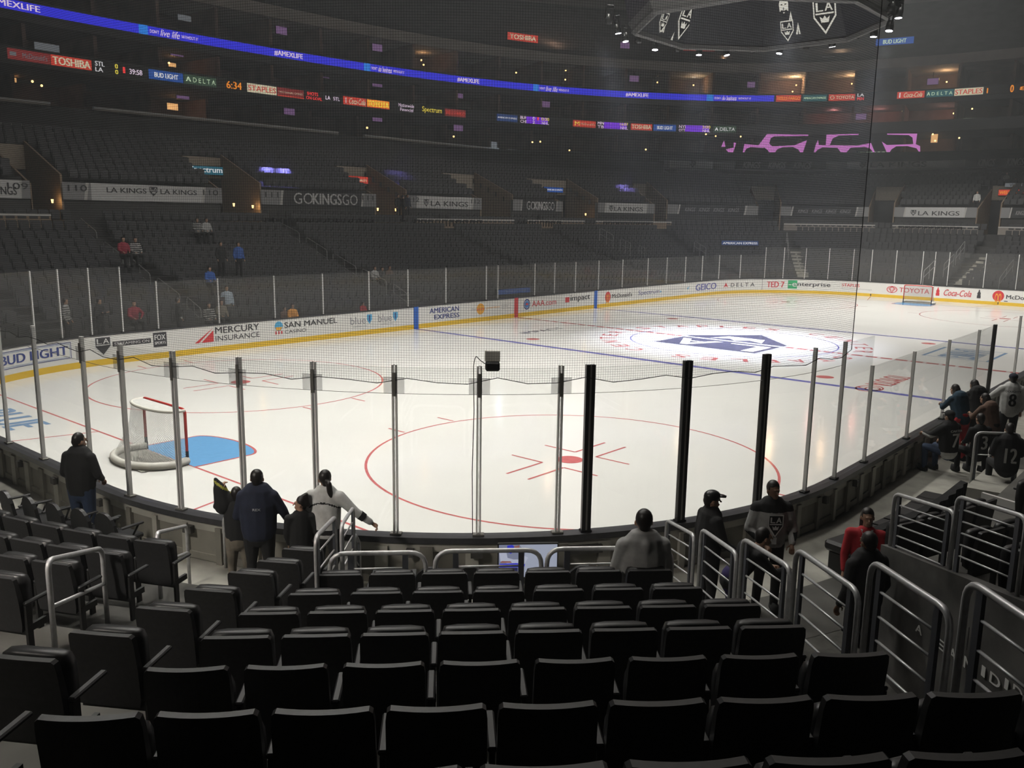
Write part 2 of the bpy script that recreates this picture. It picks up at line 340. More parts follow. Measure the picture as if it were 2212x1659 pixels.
for s in (-1, 1):
    mb = MB(); rect(mb, 'line_blue', s*7.47-.152, -12.94, s*7.47+.152, 12.94, Z1); mb.build('blue_line', ice)
    yg = 12.95-8.53+math.sqrt(8.53**2-(27.13-(30.48-8.53))**2)
    mb = MB(); rect(mb, 'line_red', s*27.13-.03, -yg, s*27.13+.03, yg, Z1); mb.build('goal_line', ice)
    mb = MB(); cr = [(0,-1.22)]+[(1.37, -1.22)]+[(1.37+.46*math.sin(a)*1.0, -1.22*math.cos(a)) for a in [R(q) for q in range(10, 171, 8)]]+[(1.37,1.22),(0,1.22)]
    mb.add([(s*(27.13)-s*x, y, Z2) for x, y in cr], [tuple(range(len(cr)))], 'crease_blue')
    for i in range(len(cr)-1):
        a, b = V(cr[i]).to_3d(), V(cr[i+1]).to_3d(); n = (b-a).cross(V((0,0,1))).normalized()*.03
        mb.add([(s*27.13-s*p.x, p.y, Z3) for p in (a-n, b-n, b+n, a+n)], [(0,1,2,3)], 'line_red')
    mb.build('goal_crease', ice)
    mb = MB()
    for q in (-1, 1):
        a, b = V((s*27.13, q*3.35, 0)), V((s*30.46, q*4.27, 0)); n = (b-a).cross(V((0,0,1))).normalized()*.03; mb.add([(p.x, p.y, Z1) for p in (a-n, b-n, b+n, a+n)], [(0,1,2,3)], 'line_red')
    mb.build('trapezoid_line', ice)
    for q in (-1, 1):
        cx, cy = s*21.03, q*6.71
        mb = MB(); flat_ring(mb, 'line_red', cx, cy, 4.57, .06, Z1, n=96); mb.add([(cx+.31*math.cos(R(a)), cy+.31*math.sin(R(a)), Z2) for a in range(0, 360, 15)], [tuple(range(24))], 'line_red')
        for i in (-1, 1):
            for j in (-1, 1):
                rect(mb, 'line_red', cx+i*.61, cy+j*.25-.03, cx+i*1.83, cy+j*.25+.03, Z2) if 0 else None
                # the L marks beside the dot
                rect(mb, 'line_red', *sorted((cx+i*.61, cx+i*1.83))[:1], cy+j*.30-.03, sorted((cx+i*.61, cx+i*1.83))[1], cy+j*.30+.03, Z2)
                rect(mb, 'line_red', cx+i*.61-.03, min(cy+j*.30, cy+j*1.21), cx+i*.61+.03, max(cy+j*.30, cy+j*1.21), Z2)
                rect(mb, 'line_red', cx+i*.88-.03, min(cy+j*4.57, cy+j*5.18), cx+i*.88+.03, max(cy+j*4.57, cy+j*5.18), Z2)
        mb.build('faceoff_circle', ice)
        mb = MB(); mb.add([(s*6.1+.31*math.cos(R(a)), cy+.31*math.sin(R(a)), Z2) for a in range(0, 360, 15)], [tuple(range(24))], 'line_red'); mb.build('faceoff_spot', ice)
mb = MB()
for i in range(44): rect(mb, 'line_red', -.152, -12.94+i*.5885, .152, -12.94+i*.5885+.46, Z1)
rect(mb, 'line_red', -.152, -12.94, -.10, 12.94, Z1); rect(mb, 'line_red', .10, -12.94, .152, 12.94, Z1); mb.build('centre_line', ice)
# centre-ice artwork, laid the way it reads from the side stands
mb = MB(); flat_ring(mb, 'line_blue', 0, 0, 4.57, .06, Z2, n=96)
tg = lambda u, v, d: (-v, u, Z2+d*.5)          # reads toward the far stand
sh = [(-2.6,2.9),(2.6,2.9),(2.6,-.6),(0,-3.4),(-2.6,-.6)]
shape(mb, 'ice_grey', tg, sh, 0, 0, 1, 1, .001); shape(mb, 'ice_dark', tg, [(-2.4,2.7),(2.4,2.7),(2.4,.2),(-2.4,.2)], 0, 0, 1, 1, .002); shape(mb, 'ice_dark', tg, [(-2.4,-.15),(2.4,-.15),(2.4,-.5),(0,-3.05),(-2.4,-.5)], 0, 0, 1, 1, .002)
letter(mb, 'L', 'ice_white', tg, -2.1, .55, -.4, 2.4, .003, .03); letter(mb, 'A', 'ice_white', tg, .2, .55, 2.1, 2.4, .003, .03)
shape(mb, 'ice_white', tg, [(-.9,-1.5),(.9,-1.5),(1.3,-.3),(.5,-.8),(0,-.25),(-.5,-.8),(-1.3,-.3)], 0, 0, 1, 1, .003); mb.build('centre_crest', ice)
mb = MB()
for base in (0, 180):
    for i, ch in enumerate('STAPLES CENTER'):
        if ch == ' ': continue
        a = R(base+78-i*12); c, s_ = math.cos(a), math.sin(a); r0 = 5.25
        f2 = lambda u, v, d, c=c, s_=s_: ((r0+v)*c+u*s_, (r0+v)*s_-u*c, Z2+d*.4)
        letter(mb, ch, 'line_red', f2, -.3, 0, .3, .72, 0, .02)
mb.build('centre_lettering', ice)
def ice_ad(txt, m, c, w, h, ang, bold=.02, logo=None, lm=None):
    mb = MB(); ca, sa = math.cos(R(ang)), math.sin(R(ang)); f2 = lambda u, v, d: (c[0]+u*ca-v*sa, c[1]+u*sa+v*ca, Z1+d*.4)
    letter(mb, txt, m, f2, -w/2, -h/2, w/2, h/2, 0, bold)
    if logo == 'oval':
        annul(mb, m, f2, w/2+h*.9, 0, h*.75, h*.5, .14, 0); annul(mb, m, f2, w/2+h*.9, h*.12, h*.45, h*.28, .2, 0); annul(mb, m, f2, w/2+h*.9, 0, h*.22, h*.48, .25, 0)
    if logo == 'box': 
        for a, b, c_, d_ in ((-1,-1,1,-.9),(-1,.9,1,1),(-1,-1,-.96,1),(.96,-1,1,1)): pan(mb, lm or m, f2, a*w*.58, b*h*.85, c_*w*.58, d_*h*.85, 0)
    mb.build('ice_advert', ice)
def gz(x, y): p = at_z(x, y, 0); return (p.x, p.y)
ice_ad('TOYOTA', 'line_red', gz(1922, 822), 2.5, .85, 180, .03, 'oval'); ice_ad('LA KINGS', 'ice_blue', gz(2085, 765), 2.9, 1.5, 180, .05, 'box')
ice_ad('BLUE', 'ice_blue', gz(22, 905), 2.6, 1.0, -90, .05); ice_ad('IMPACT', 'ice_dark', gz(1172, 714), 3.0, .5, 0, .03)
# ---------------------------------------------------------------- dasher boards
def strip(mb, m, cv_pts_a, za, cv_pts_b, zb, keep=None):
    A, B = cv_pts_a, cv_pts_b; n = len(A); b = len(mb.v); k = mb.mi(m)
    mb.v += [(p[0], p[1], za) for p in A]+[(p[0], p[1], zb) for p in B]
    for i in range(n-1):
        if keep is None or keep(i): mb.f.append((b+i, b+i+1, b+n+i+1, b+n+i)); mb.m.append(k)
boards = empty('dasher_boards', (0,0,0), 0, 'continuous white rink boards with yellow kick strip and sponsor lettering', 'rink boards')
P12, P18 = rr(.14), rr(.20)
mb = MB(); strip(mb, 'board_white', P0, .22, P0, 1.05); mb.build('board_panel', boards)
mb = MB(); Pk = rr(-.012); strip(mb, 'board_yellow', Pk, 0, Pk, .22); strip(mb, 'board_yellow', Pk, .22, P0, .22); mb.build('kick_strip', boards)
mb = MB(); Pi = rr(-.015); strip(mb, 'cap_dark', Pi, 1.05, Pi, 1.085); strip(mb, 'cap_dark', Pi, 1.085, P18, 1.085); strip(mb, 'cap_dark', P18, 1.085, P18, 1.0); strip(mb, 'cap_dark', Pi, 1.05, P0, 1.05); mb.build('cap_rail', boards)
mb = MB(); strip(mb, 'board_back', P12, .0, P12, 1.05); mb.build('back_panel', boards)
mb = MB(); Pb = rr(.17)
for za, zb in ((.88, 1.0), (.42, .52)): strip(mb, 'board_frame' if za > .5 else 'board_back', Pb, za, Pb, zb); strip(mb, 'board_frame', Pb, zb, P12, zb); strip(mb, 'board_frame', Pb, za, P12, za)
CB = Curve(P12); u = 0
while u < CB.c[-1]:
    if 118 < u < 172:
        p, t, n = CB.at(u); X = Matrix(((t.x, -n.x, 0, p.x), (t.y, -n.y, 0, p.y), (0,0,1,0), (0,0,0,1))); w_ = .09 if int(u*3) % 2 else .05
        mb.box((-w_, 0, 0), (w_, .06, .95), 'board_frame' if int(u*3) % 3 else 'board_back', X)
    u += .62
mb.build('back_frame', boards)
for u, w_ in ((156.2,.12),(154.0,.1),(152.5,.14),(150.8,.10),(148.7,.16),(147.7,.22),(146.9,.2),(145.3,.10),(144.4,.16),(142.9,.5),(141.3,.1),(138.1,.08),(136.8,.08)):
    p, t, n = CB.at(u); X = Matrix(((t.x, -n.x, 0, p.x), (t.y, -n.y, 0, p.y), (0,0,1,0), (0,0,0,1))); mb = MB(); mb.box((-w_/2, .04, .82), (w_/2, .12, .93), 'board_dark', X); mb.build('latch', boards)
# sponsor lettering on the boards
def bh(x, y): return C0.hit(x, y)[0]
def ad(fn2): 
    mb = MB(); fn2(mb); mb.build('advert', boards)
def T(mb, txt, m, xa, xb, y, z0, z1, bold=.01, shear=0): letter(mb, txt, m, fn0, bh(xa, y), z0, bh(xb, y), z1, .006, bold, shear)
mat('ink_navy', (.03,.05,.22), .4); mat('ink_black', (.03,.03,.035), .4); mat('ink_red', (.60,.04,.05), .4); mat('ink_grey', (.30,.31,.33), .4); mat('ink_blue', (.06,.22,.55), .4)
mat('ink_lblue', (.10,.42,.70), .4); mat('ink_orange', (.85,.42,.05), .4); mat('ink_green', (.03,.36,.14), .4); mat('ink_purple', (.09,.10,.36), .4); mat('ink_pale', (.5,.5,.5), .4); mat('ink_lgrey', (.45,.46,.47), .4); mat('ink_white', (.8,.8,.8), .4)
def frame(mb, m, u0, v0, u1, v1, t, d=.005):
    for a in ((u0, v0, u1, v0+t), (u0, v1-t, u1, v1), (u0, v0, u0+t, v1), (u1-t, v0, u1, v1)): pan(mb, m, fn0, *a, d=d, n=6)
def f(mb):
    frame(mb, 'ink_navy', bh(-40, 790), .40, bh(154, 760), .96, .022); frame(mb, 'ink_blue', bh(-36, 790)+.04, .45, bh(154, 760)-.05, .91, .01); T(mb, 'BUD LIGHT', 'ink_navy', 0, 147, 770, .54, .84, .04)
ad(f)
def f(mb):
    u = bh(222, 743); crest(mb, fn0, u, .68, .62, .62, 'ink_black', 'ink_white'); pan(mb, 'ink_black', fn0, bh(243, 744), .62, bh(326, 736), .80, n=4)
    letter(mb, 'STREAMING ON', 'ink_white', fn0, bh(247, 744), .66, bh(322, 737), .76, .008, .01); pan(mb, 'ink_black', fn0, bh(331, 735), .44, bh(360, 731), .98, n=2)
    letter(mb, 'FOX', 'ink_white', fn0, bh(334, 735), .70, bh(357, 731), .90, .008, .03); letter(mb, 'SPORTS', 'ink_white', fn0, bh(334, 735), .54, bh(357, 731), .64, .008, .03)
ad(f)
def f(mb):
    u0, u1 = bh(420, 732), bh(461, 722); s = u1-u0; shape(mb, 'ink_red', fn0, [(0,0),(.22,0),(1,1),(.72,.72)], u0, .42, s, .55); shape(mb, 'ink_red', fn0, [(.35,0),(1,0),(1,.82)], u0, .42, s, .55)
    T(mb, 'MERCURY', 'ink_black', 465, 560, 720, .72, .98, .015); T(mb, 'INSURANCE', 'ink_black', 465, 561, 722, .42, .63, .0)
ad(f)
def f(mb):
    u = bh(602, 707); disc(mb, 'ink_lblue', fn0, u, .78, .20, .20); shape(mb, 'ink_orange', fn0, [(-.9,-.2),(.9,-.2),(.5,-.85),(-.5,-.85)], u, .78, .2, .2, .008); 
    for k in (-.14, 0, .14): shape(mb, 'ink_red', fn0, [(-.3,0),(.3,0),(.5,-1),(0,-1.4),(-.5,-1)], u+k, .58, .08, .11)
    T(mb, 'SAN MANUEL', 'ink_black', 614, 728, 700, .68, .92, .012); T(mb, 'CASINO', 'ink_black', 615, 661, 710, .44, .58, 0)
ad(f)
for a, b, y in ((757, 790, 691), (817, 846, 686)):
    def f(mb):
        T(mb, 'blue', 'ink_grey', a, b, y, .52, .86, 0); T(mb, 'california', 'ink_lgrey', a+6, b+2, y+10, .38, .47, 0); u = bh(b+8, y); shape(mb, 'ink_lblue', fn0, [(-.5,.5),(.5,.5),(.5,-.1),(0,-.6),(-.5,-.1)], u, .72, .30, .40); shape(mb, 'ink_navy', fn0, [(-.12,.4),(.12,.4),(.12,-.3),(-.12,-.3)], u, .72, .30, .40, .008)
    ad(f)
def f(mb): T(mb, 'AMERICAN', 'ink_navy', 928, 991, 670, .68, .93, .03); T(mb, 'EXPRESS', 'ink_navy', 938, 992, 682, .36, .60, .03)
ad(f)
def f(mb): T(mb, 'the', 'ink_grey', 1017, 1028, 668, .62, .74, 0); disc(mb, 'ink_orange', fn0, bh(1038, 668), .66, .30, .29); T(mb, 'smile', 'ink_red', 1029, 1047, 668, .60, .72, .01); T(mb, 'generation', 'ink_orange', 1050, 1079, 665, .60, .74, 0); T(mb, 'Children\'s', 'ink_grey', 1084, 1103, 660, .74, .80, 0); T(mb, 'Dental', 'ink_grey', 1084, 1096, 663, .64, .70, 0); T(mb, 'Services', 'ink_grey', 1084, 1103, 667, .54, .60, 0)
ad(f)
def f(mb): u = bh(1138, 659); annul(mb, 'ink_navy', fn0, u, .66, .27, .30, .22); disc(mb, 'ink_blue', fn0, u, .66, .19, .20, .007); shape(mb, 'ink_red', fn0, [(-1,-.2),(1,-.2),(.6,.4),(-.6,.4)], u, .66, .13, .2, .009); T(mb, 'AAA.com', 'ink_red', 1149, 1201, 654, .50, .82, .005)
ad(f)
def f(mb): pan(mb, 'ink_red', fn0, bh(1221, 650), .54, bh(1230, 649), .84, d=.005); T(mb, 'impact', 'ink_black', 1232, 1274, 646, .50, .92, .02)
ad(f)
def f(mb):
    u = bh(1313, 638); disc(mb, 'ink_red', fn0, u, .62, .30, .33)
    for q in (-.09, .09): annul(mb, 'ink_orange', fn0, u+q, .5, .085, .28, .35, .009, 16)
    T(mb, "McDonald's", 'ink_black', 1322, 1365, 636, .52, .78, .02)
ad(f)
def f(mb): T(mb, 'Spectrum', 'ink_navy', 1379, 1424, 631, .45, .82, 0); shape(mb, 'ink_lblue', fn0, [(0,0),(1,.5),(0,1)], bh(1426, 630), .52, .18, .2)
ad(f)
def f(mb): T(mb, 'Childrens Hospital', 'ink_lgrey', 1443, 1484, 621, .62, .76, 0); T(mb, 'LOS ANGELES', 'ink_lgrey', 1453, 1475, 628, .44, .52, 0); shape(mb, 'ink_lblue', fn0, [(0,.4),(.4,0),(1,1),(.5,.6)], bh(1484, 622), .55, .35, .3)
ad(f)
def f(mb): T(mb, 'GEICO', 'ink_purple', 1503, 1547, 618, .42, .88, .05)
ad(f)
def f(mb): shape(mb, 'ink_red', fn0, [(-.5,0),(0,1),(0,.25)], bh(1568, 614), .48, .5, .36); shape(mb, 'ink_red', fn0, [(.5,0),(0,1),(0,.25)], bh(1568, 614), .48, .5, .36); T(mb, 'D E L T A', 'ink_black', 1579, 1630, 613, .50, .78, .01)
ad(f)
def f(mb): T(mb, 'TED 7', 'ink_red', 1657, 1694, 612, .42, .86, .03)
ad(f)
def f(mb): pan(mb, 'ink_green', fn0, bh(1702, 613), .34, bh(1722, 613), .98, n=2); T(mb, '-e', 'ink_white', 1704, 1721, 613, .50, .78, .03); T(mb, 'nterprise', 'ink_black', 1723, 1794, 614, .46, .84, .02)
ad(f)
def f(mb): T(mb, 'STAPLES', 'ink_red', 1819, 1857, 614, .64, .86, .02); T(mb, 'Business Advantage', 'ink_pale', 1818, 1884, 624, .42, .55, 0)
ad(f)
def f(mb):
    u = bh(1927, 623); annul(mb, 'ink_red', fn0, u, .62, .38, .25, .16); annul(mb, 'ink_red', fn0, u, .67, .24, .13, .25, .008); annul(mb, 'ink_red', fn0, u, .62, .12, .24, .3, .008); T(mb, 'TOYOTA', 'ink_red', 1943, 2008, 626, .46, .80, .012)
ad(f)
BOT = [(-.5,0),(.5,0),(.5,.3),(.36,.42),(.5,.55),(.16,.85),(.16,1),(-.16,1),(-.16,.85),(-.5,.55),(-.36,.42),(-.5,.3)]
def f(mb): shape(mb, 'ink_red', fn0, BOT, bh(2026, 629), .38, .24, .58); T(mb, 'Coca-Cola', 'ink_red', 2039, 2099, 632, .42, .86, .01, .35); shape(mb, 'ink_black', fn0, BOT, bh(2115, 634), .38, .24, .58)
ad(f)
def f(mb):
    u = bh(2157, 635); disc(mb, 'ink_red', fn0, u, .62, .36, .36)
    for q in (-.1, .1): annul(mb, 'ink_orange', fn0, u+q, .48, .1, .32, .35, .009, 16)
    T(mb, "McDonald's", 'ink_black', 2174, 2248, 640, .46, .74, .02); pan(mb, 'ink_black', fn0, bh(2169, 648), .27, bh(2177, 648), .32)
ad(f)
mb = MB()
mat('stripe_blue', (.02,.12,.50), .35); mat('stripe_red', (.58,.04,.05), .35)
for x, m in ((-7.47, 'stripe_blue'), (0, 'stripe_red'), (7.47, 'stripe_blue')): mb.box((x-.152, 12.93, 0), (x+.152, 12.96, 1.08), m)
for x, m in ((-7.47, 'stripe_blue'), (0, 'stripe_red'), (7.47, 'stripe_blue')): mb.box((x-.152, -12.96, 0), (x+.152, -12.93, 1.08), m)
mb.build('line_marker', boards)
mb = MB(); pan(mb, 'ink_black', fn0, bh(1646, 620)-.012, .0, bh(1646, 620)+.012, 1.05, d=.008); pan(mb, 'board_dark', fn0, bh(1881, 640)-.05, .05, bh(1881, 640)+.03, .20, d=.02); pan(mb, 'board_dark', fn0, bh(2156, 655)-.03, .05, bh(2156, 655)+.03, .20, d=.02); mb.build('board_seam', boards)
# ---------------------------------------------------------------- glass and posts
CG = Curve(rr(.09))
def gpost(u, kind, z1, label, clip=False, grp='metal glass posts on the boards'):
    p, t, n = CG.at(u); X = Matrix(((t.x, n.x, 0, p.x), (t.y, n.y, 0, p.y), (0,0,1,0), (0,0,0,1))); rz = math.atan2(t.y, t.x)
    e = empty('glass_post', (p.x, p.y, 1.085), rz, label, 'glass post', grp); h = z1-1.085
    # local: x along the boards, y = left normal; inward is -y
    mb = MB()
    if kind == 's':
        mb.box((-.034, -.028, 0), (-.014, .028, h), 'post_silver'); mb.box((.014, -.028, 0), (.034, .028, h), 'post_silver'); mb.box((-.014, -.012, 0), (.014, .012, h), 'plate')
    elif kind == 'b':
        mb.box((-.065, -.035, 0), (-.008, .035, h), 'post_black'); mb.box((.008, -.035, 0), (.065, .035, h), 'post_black'); mb.box((-.012, -.05, .02), (.012, .04, h-.02), 'post_steel')
    else: mb.box((-.018, -.03, 0), (.018, .03, h), 'post_silver')
    mb.build('upright', e)
    mb = MB(); mb.bbox((0, 0, .015), (.16, .11, .03), 'post_steel' if kind == 's' else 'post_black', .006); mb.build('foot_plate', e)
    if clip: mb = MB(); mb.box((-.14, .034, h-.38), (.14, .040, h-.16), 'plate'); mb.box((-.02, .036, h-.42), (.02, .050, h-.10), 'post_steel'); mb.build('clip_plate', e)
    return e
near = [(156.9,'s'),(154.5,'s'),(152.9,'s'),(151.0,'s'),(149.82,'s'),(148.65,'s'),(147.48,'s'),(146.35,'s'),(145.23,'s'),(144.1,'s'),(143.0,'s'),(142.59,'b'),(141.1,'b'),(139.6,'b'),(138.36,'t'),(137.28,'t'),(135.85,'t'),(133.43,'t'),(130.95,'t'),(128.4,'t'),(126.83,'b'),(123.88,'s')]
POSD = {'s':'silver', 'b':'black double', 't':'slim grey'}
hgt = lambda u: 3.45 if (u > 135.9 or u < 13.9 or 62.9 < u < 97) else 2.88
for i, (u, k) in enumerate(near):
    gpost(u, k, 3.45 if u > 136.5 else 2.88, f'{POSD[k]} upright between the near glass panes, {nth(i)} from the left end', clip=(k == 's' and u > 140 and u < 152), grp='posts of the near glass')
far = [0.3,1.9,3.6,5.4,7.1,8.8,10.38,11.42,12.54,13.68,15.02,17.54,20.12,22.58,25.18,27.59,30.14,33.14,34.05,37.15,38.95,40.95,43.31,45.92,48.9,51.3,53.8,56.2,58.6,60.9,63.1,64.57,66.21,67.9,69.64,70.96,72.7,74.53,75.35,76.28,78.6,80.6,82.6]
bright = (33.14, 34.05, 38.95, 40.95, 63.1, 64.57, 66.21, 74.53, 75.35, 76.28)
for i, u in enumerate(far):
    gpost(u, 't', hgt(u), f"slim {'bright white' if u in bright else 'grey'} upright of the far rink glass, {nth(i)} counting rightward", grp='posts of the far glass')
def gpane(ua, ub, z1, label, m='glass', grp='clear rink glass panes'):
    pa, _, _ = CG.at(ua); pb, _, _ = CG.at(ub); d = (pb-pa); L = d.length; rz = math.atan2(d.y, d.x)
    mb = MB(); mb.box((.03, -.006, 0), (L-.03, .006, z1-1.09), m); o = mb.build('rink_glass', None, loc=(pa.x, pa.y, 1.09), rz=rz); return tag(o, label, 'rink glass', grp)
for i in range(len(near)-1):
    u, v = near[i][0], near[i+1][0]
    if i == 10 or i == 20: continue
    gpane(v, u, 3.42 if v > 135.8 else 2.86, f'clear tall pane of the near glass, {nth(i)} from the left end', 'glass', 'panes of the near glass')
for i in range(len(far)-1): gpane(far[i], far[i+1], min(hgt(far[i]+.3), hgt(far[i+1]-.3))-.02, f'hazy pane of the far rink glass, {nth(i)} counting rightward', 'glass_scuffed', 'panes of the far glass')
# ---------------------------------------------------------------- end net
UN = 137.28; us = [UN+i*.4 for i in range(int((PER*1.0035+8.5-UN)/.4))]
CN = Curve(rr(.13)); mb = MB(); uv = []; vs = []; H_ = 24
nb = [u for u in us]; n = len(nb)
for k, z in enumerate((3.18, 12, H_)):
    for i, u in enumerate(nb):
        p, t, nn = CN.at(u % CN.c[-1]); sag = .10*abs(math.sin((u-UN)*math.pi/1.13)) if k == 0 else 0; off = .0
        vs.append((p.x, p.y, z+.12*(0 if k else 1)-sag)); uv.append((u, z-sag))
# flat facets like the real hanging net
mb.add(vs, [(k*n+i, k*n+i+1, (k+1)*n+i+1, (k+1)*n+i) for k in range(2) for i in range(n-1)], 'safety_net'); mb.uv = uv
net = mb.build('safety_net'); tag(net, 'dark mesh safety net hanging above the end glass up to the roof', 'net')
mb = MB(); mb.tube([vs[i] for i in range(n)], .006, 'black', 5); mb.build('bottom_rope', net)
mb = MB(); mb.tube([V(vs[0]), V(vs[2*n])], .007, 'black', 5); mb.build('edge_rope', net)
mb = MB(); mb.tube([CG.at(u)[0]+V((0,0,3.06)) for u in [UN+.1*i for i in range(160)]], .004, 'post_steel', 4); o = mb.build('guy_wire'); tag(o, 'thin steel wire strung along the top of the near glass', 'wire')
# ---------------------------------------------------------------- goals
def goal(s, label):
    e = empty('hockey_goal', (s*27.13, 0, 0), 0 if s > 0 else math.pi, label, 'hockey goal', 'goals')     # local +x points to the end boards
    mb = MB(); mb.tube(rpath([(0,-.915,0),(0,-.915,1.22),(0,.915,1.22),(0,.915,0)], .10), .032, 'red_paint', 10); mb.build('goal_frame', e, True)
    base = [(0,-.915)]+[(1.05*math.sin(R(a))**.7 if 0 < a < 180 else 0, -1.05*math.cos(R(a))) for a in range(12, 169, 12)]+[(0,.915)]
    mb = MB(); mb.tube([(x, y, .09) for x, y in base], .085, 'white_pad', 10); mb.build('base_pad', e, True)
    top = [(0,-.915)]+[(.50*math.sin(R(a))**.6 if 0 < a < 180 else 0, -.93*math.cos(R(a))) for a in range(12, 169, 12)]+[(0,.915)]
    mb = MB(); mb.tube([(x, y, 1.20) for x, y in top], .035, 'white_pad', 8); mb.build('top_frame', e, True)
    mb = MB(); uv = []; vs = []; L = 0; N = len(base)
    for i in range(N):
        if i: L += .5*(math.dist(base[i], base[i-1])+math.dist(top[i], top[i-1]))
        for k in range(3): q = k/2; vs.append((top[i][0]*(1-q)+base[i][0]*q-(.12*math.sin(q*math.pi) if 0 < i < N-1 else 0)*1, top[i][1]*(1-q)+base[i][1]*q, 1.2-q*1.08)); uv.append((L, 1.25*q))
    mb.add(vs, [(i*3+k, i*3+k+1, i*3+k+4, i*3+k+3) for i in range(N-1) for k in range(2)], 'goal_net'); mb.uv = uv; mb.build('goal_net', e)
    mb = MB(); mb.add([(x, y, 1.215) for x, y in top], [tuple(range(len(top)))], 'white_cloth'); mb.build('top_cover', e)
    mb = MB(); mb.add([(.03, -.85, .02), (.95, -.85, .02), (1.0, .85, .02), (.03, .85, .02)], [(0,1,2,3)], 'white_pad'); mb.build('floor_skirt', e)
    mb = MB(); 
    for q in (-.915, .915): mb.tube([(0,q,0),(0,q,.3)], .035, 'c_navy', 10)
    mb.build('post_pad', e)
goal(-1, 'red framed hockey goal with white net behind the near glass'); goal(1, 'small red framed hockey goal at the far end of the rink')
# ================================================================ THE BOWL
# vomitory openings: (px left x, right x, y) on the 13.5 m line, as stations
C13 = Curve(rr(13.5)); S13 = rr(13.5)
def u13(x, y): return C13.hit(x, y)[0]
RINGN = len(P0)
def st_of(u, cv): return float(np.interp(u, cv.c, np.arange(len(cv.c))))
voms_px = [(70, 133, 430), (480, 562, 440), (812, 876, 430), (1040, 1106, 436), (1216, 1290, 440), (1415, 1440, 443), (1640, 1685, 448), (1878, 1930, 455), (2112, 2160, 460)]
VST = [(st_of(u13(a, y), C13), st_of(u13(b, y), C13)) for a, b, y in voms_px]
def st_pt(D, st, _c={}):
    if D not in _c: _c[D] = rr(D)
    P = _c[D]; i = int(st) % (len(P)-1); k = st-int(st); return V((P[i][0]*(1-k)+P[i+1][0]*k, P[i][1]*(1-k)+P[i+1][1]*k, 0))
NEAR0 = st_of(PER*.80, C0)
def loc_sw(x, y): dx, dy = x-OX, y-OY; return (dx-dy)*Q, -(dx+dy)*Q-8.53
def cut(D, i):
    p = st_pt(D, i+.5); s, w = loc_sw(p.x, p.y)
    if w > 0 and -1.72 < s < 2.30 and w < 3.35: return True            # camera-side pit for loose chairs
    if w > -2 and 2.30 < s < 4.62 and w < 9.2: return True   # sunken walkway beside the block
    if 4.3 < s < 22 and p.y < -12 and D < 2.6 and w > -16 and p.x < -10: return True
    return False
LOW = [1.45, 2.4, 3.25, 4.15]+[4.99+.84*i for i in range(11)]       # tread edges 1.45 ... 13.39
def lowz(k): D = (LOW[k]+LOW[k+1])/2; return fz(D)
mb = MB()
for k in range(len(LOW)-1):
    A, B = rr(LOW[k]), rr(LOW[k+1]); z = lowz(k); zp = lowz(k-1) if k else 0
    keep = lambda i: not cut((LOW[k]+LOW[k+1])/2, i)
    isn = lambda i: (lambda q: q[1] > -9 and abs(q[0]) < 16)(loc_sw(*st_pt(5, i)[:2])); kn = lambda i: keep(i) and isn(i); kf = lambda i: keep(i) and not isn(i)
    for kk, mm in ((kn, 'concrete_near'), (kf, 'concrete_stand')): strip(mb, mm, B, z, A, z, kk); strip(mb, mm, A, z, A, zp, kk)
mb2 = MB(); strip(mb2, 'concrete', rr(1.45), .4, rr(.14), .4)
def lowfl(D0, D1):
    def k(i):
        p = st_pt((D0+D1)/2, i+.5); s, w = loc_sw(p.x, p.y); return (w > -.5 and -1.9 < s < 4.7) or (4.3 < s < 22 and p.y < -12 and p.x < -10 and w > -16)
    return k
strip(mb2, 'concrete_near', rr(2.6), .4, rr(1.45), .4, lowfl(1.45, 2.6))
tiers = struct(mb.build('floor_lower_tiers')); struct(mb2.build('floor_walkway'))
# platform wall with a pale edge under the banner seats
# banners stand on the wall between lower and upper tiers
UPD = [13.5+.80*i for i in range(10)]                               # 13.5 ... 20.7
def uz(k): return 6.62+.345*k
inv = lambda st: any(a-.01 < st < b+.01 for a, b in VST)
mb = MB(); A = rr(13.5)
def vkeep(i): return not inv(i+.5)
strip(mb, 'concrete_stand', A, 6.75, A, 4.4, vkeep)
for k in range(len(UPD)-1):
    kp = (lambda i: not inv(i+.5)) if k < 5 else None
    A, B = rr(UPD[k]), rr(UPD[k+1]); strip(mb, 'concrete_stand', B, uz(k), A, uz(k), kp); strip(mb, 'concrete_stand', B, uz(k+1), B, uz(k), kp)
struct(mb.build('floor_upper_tiers'))
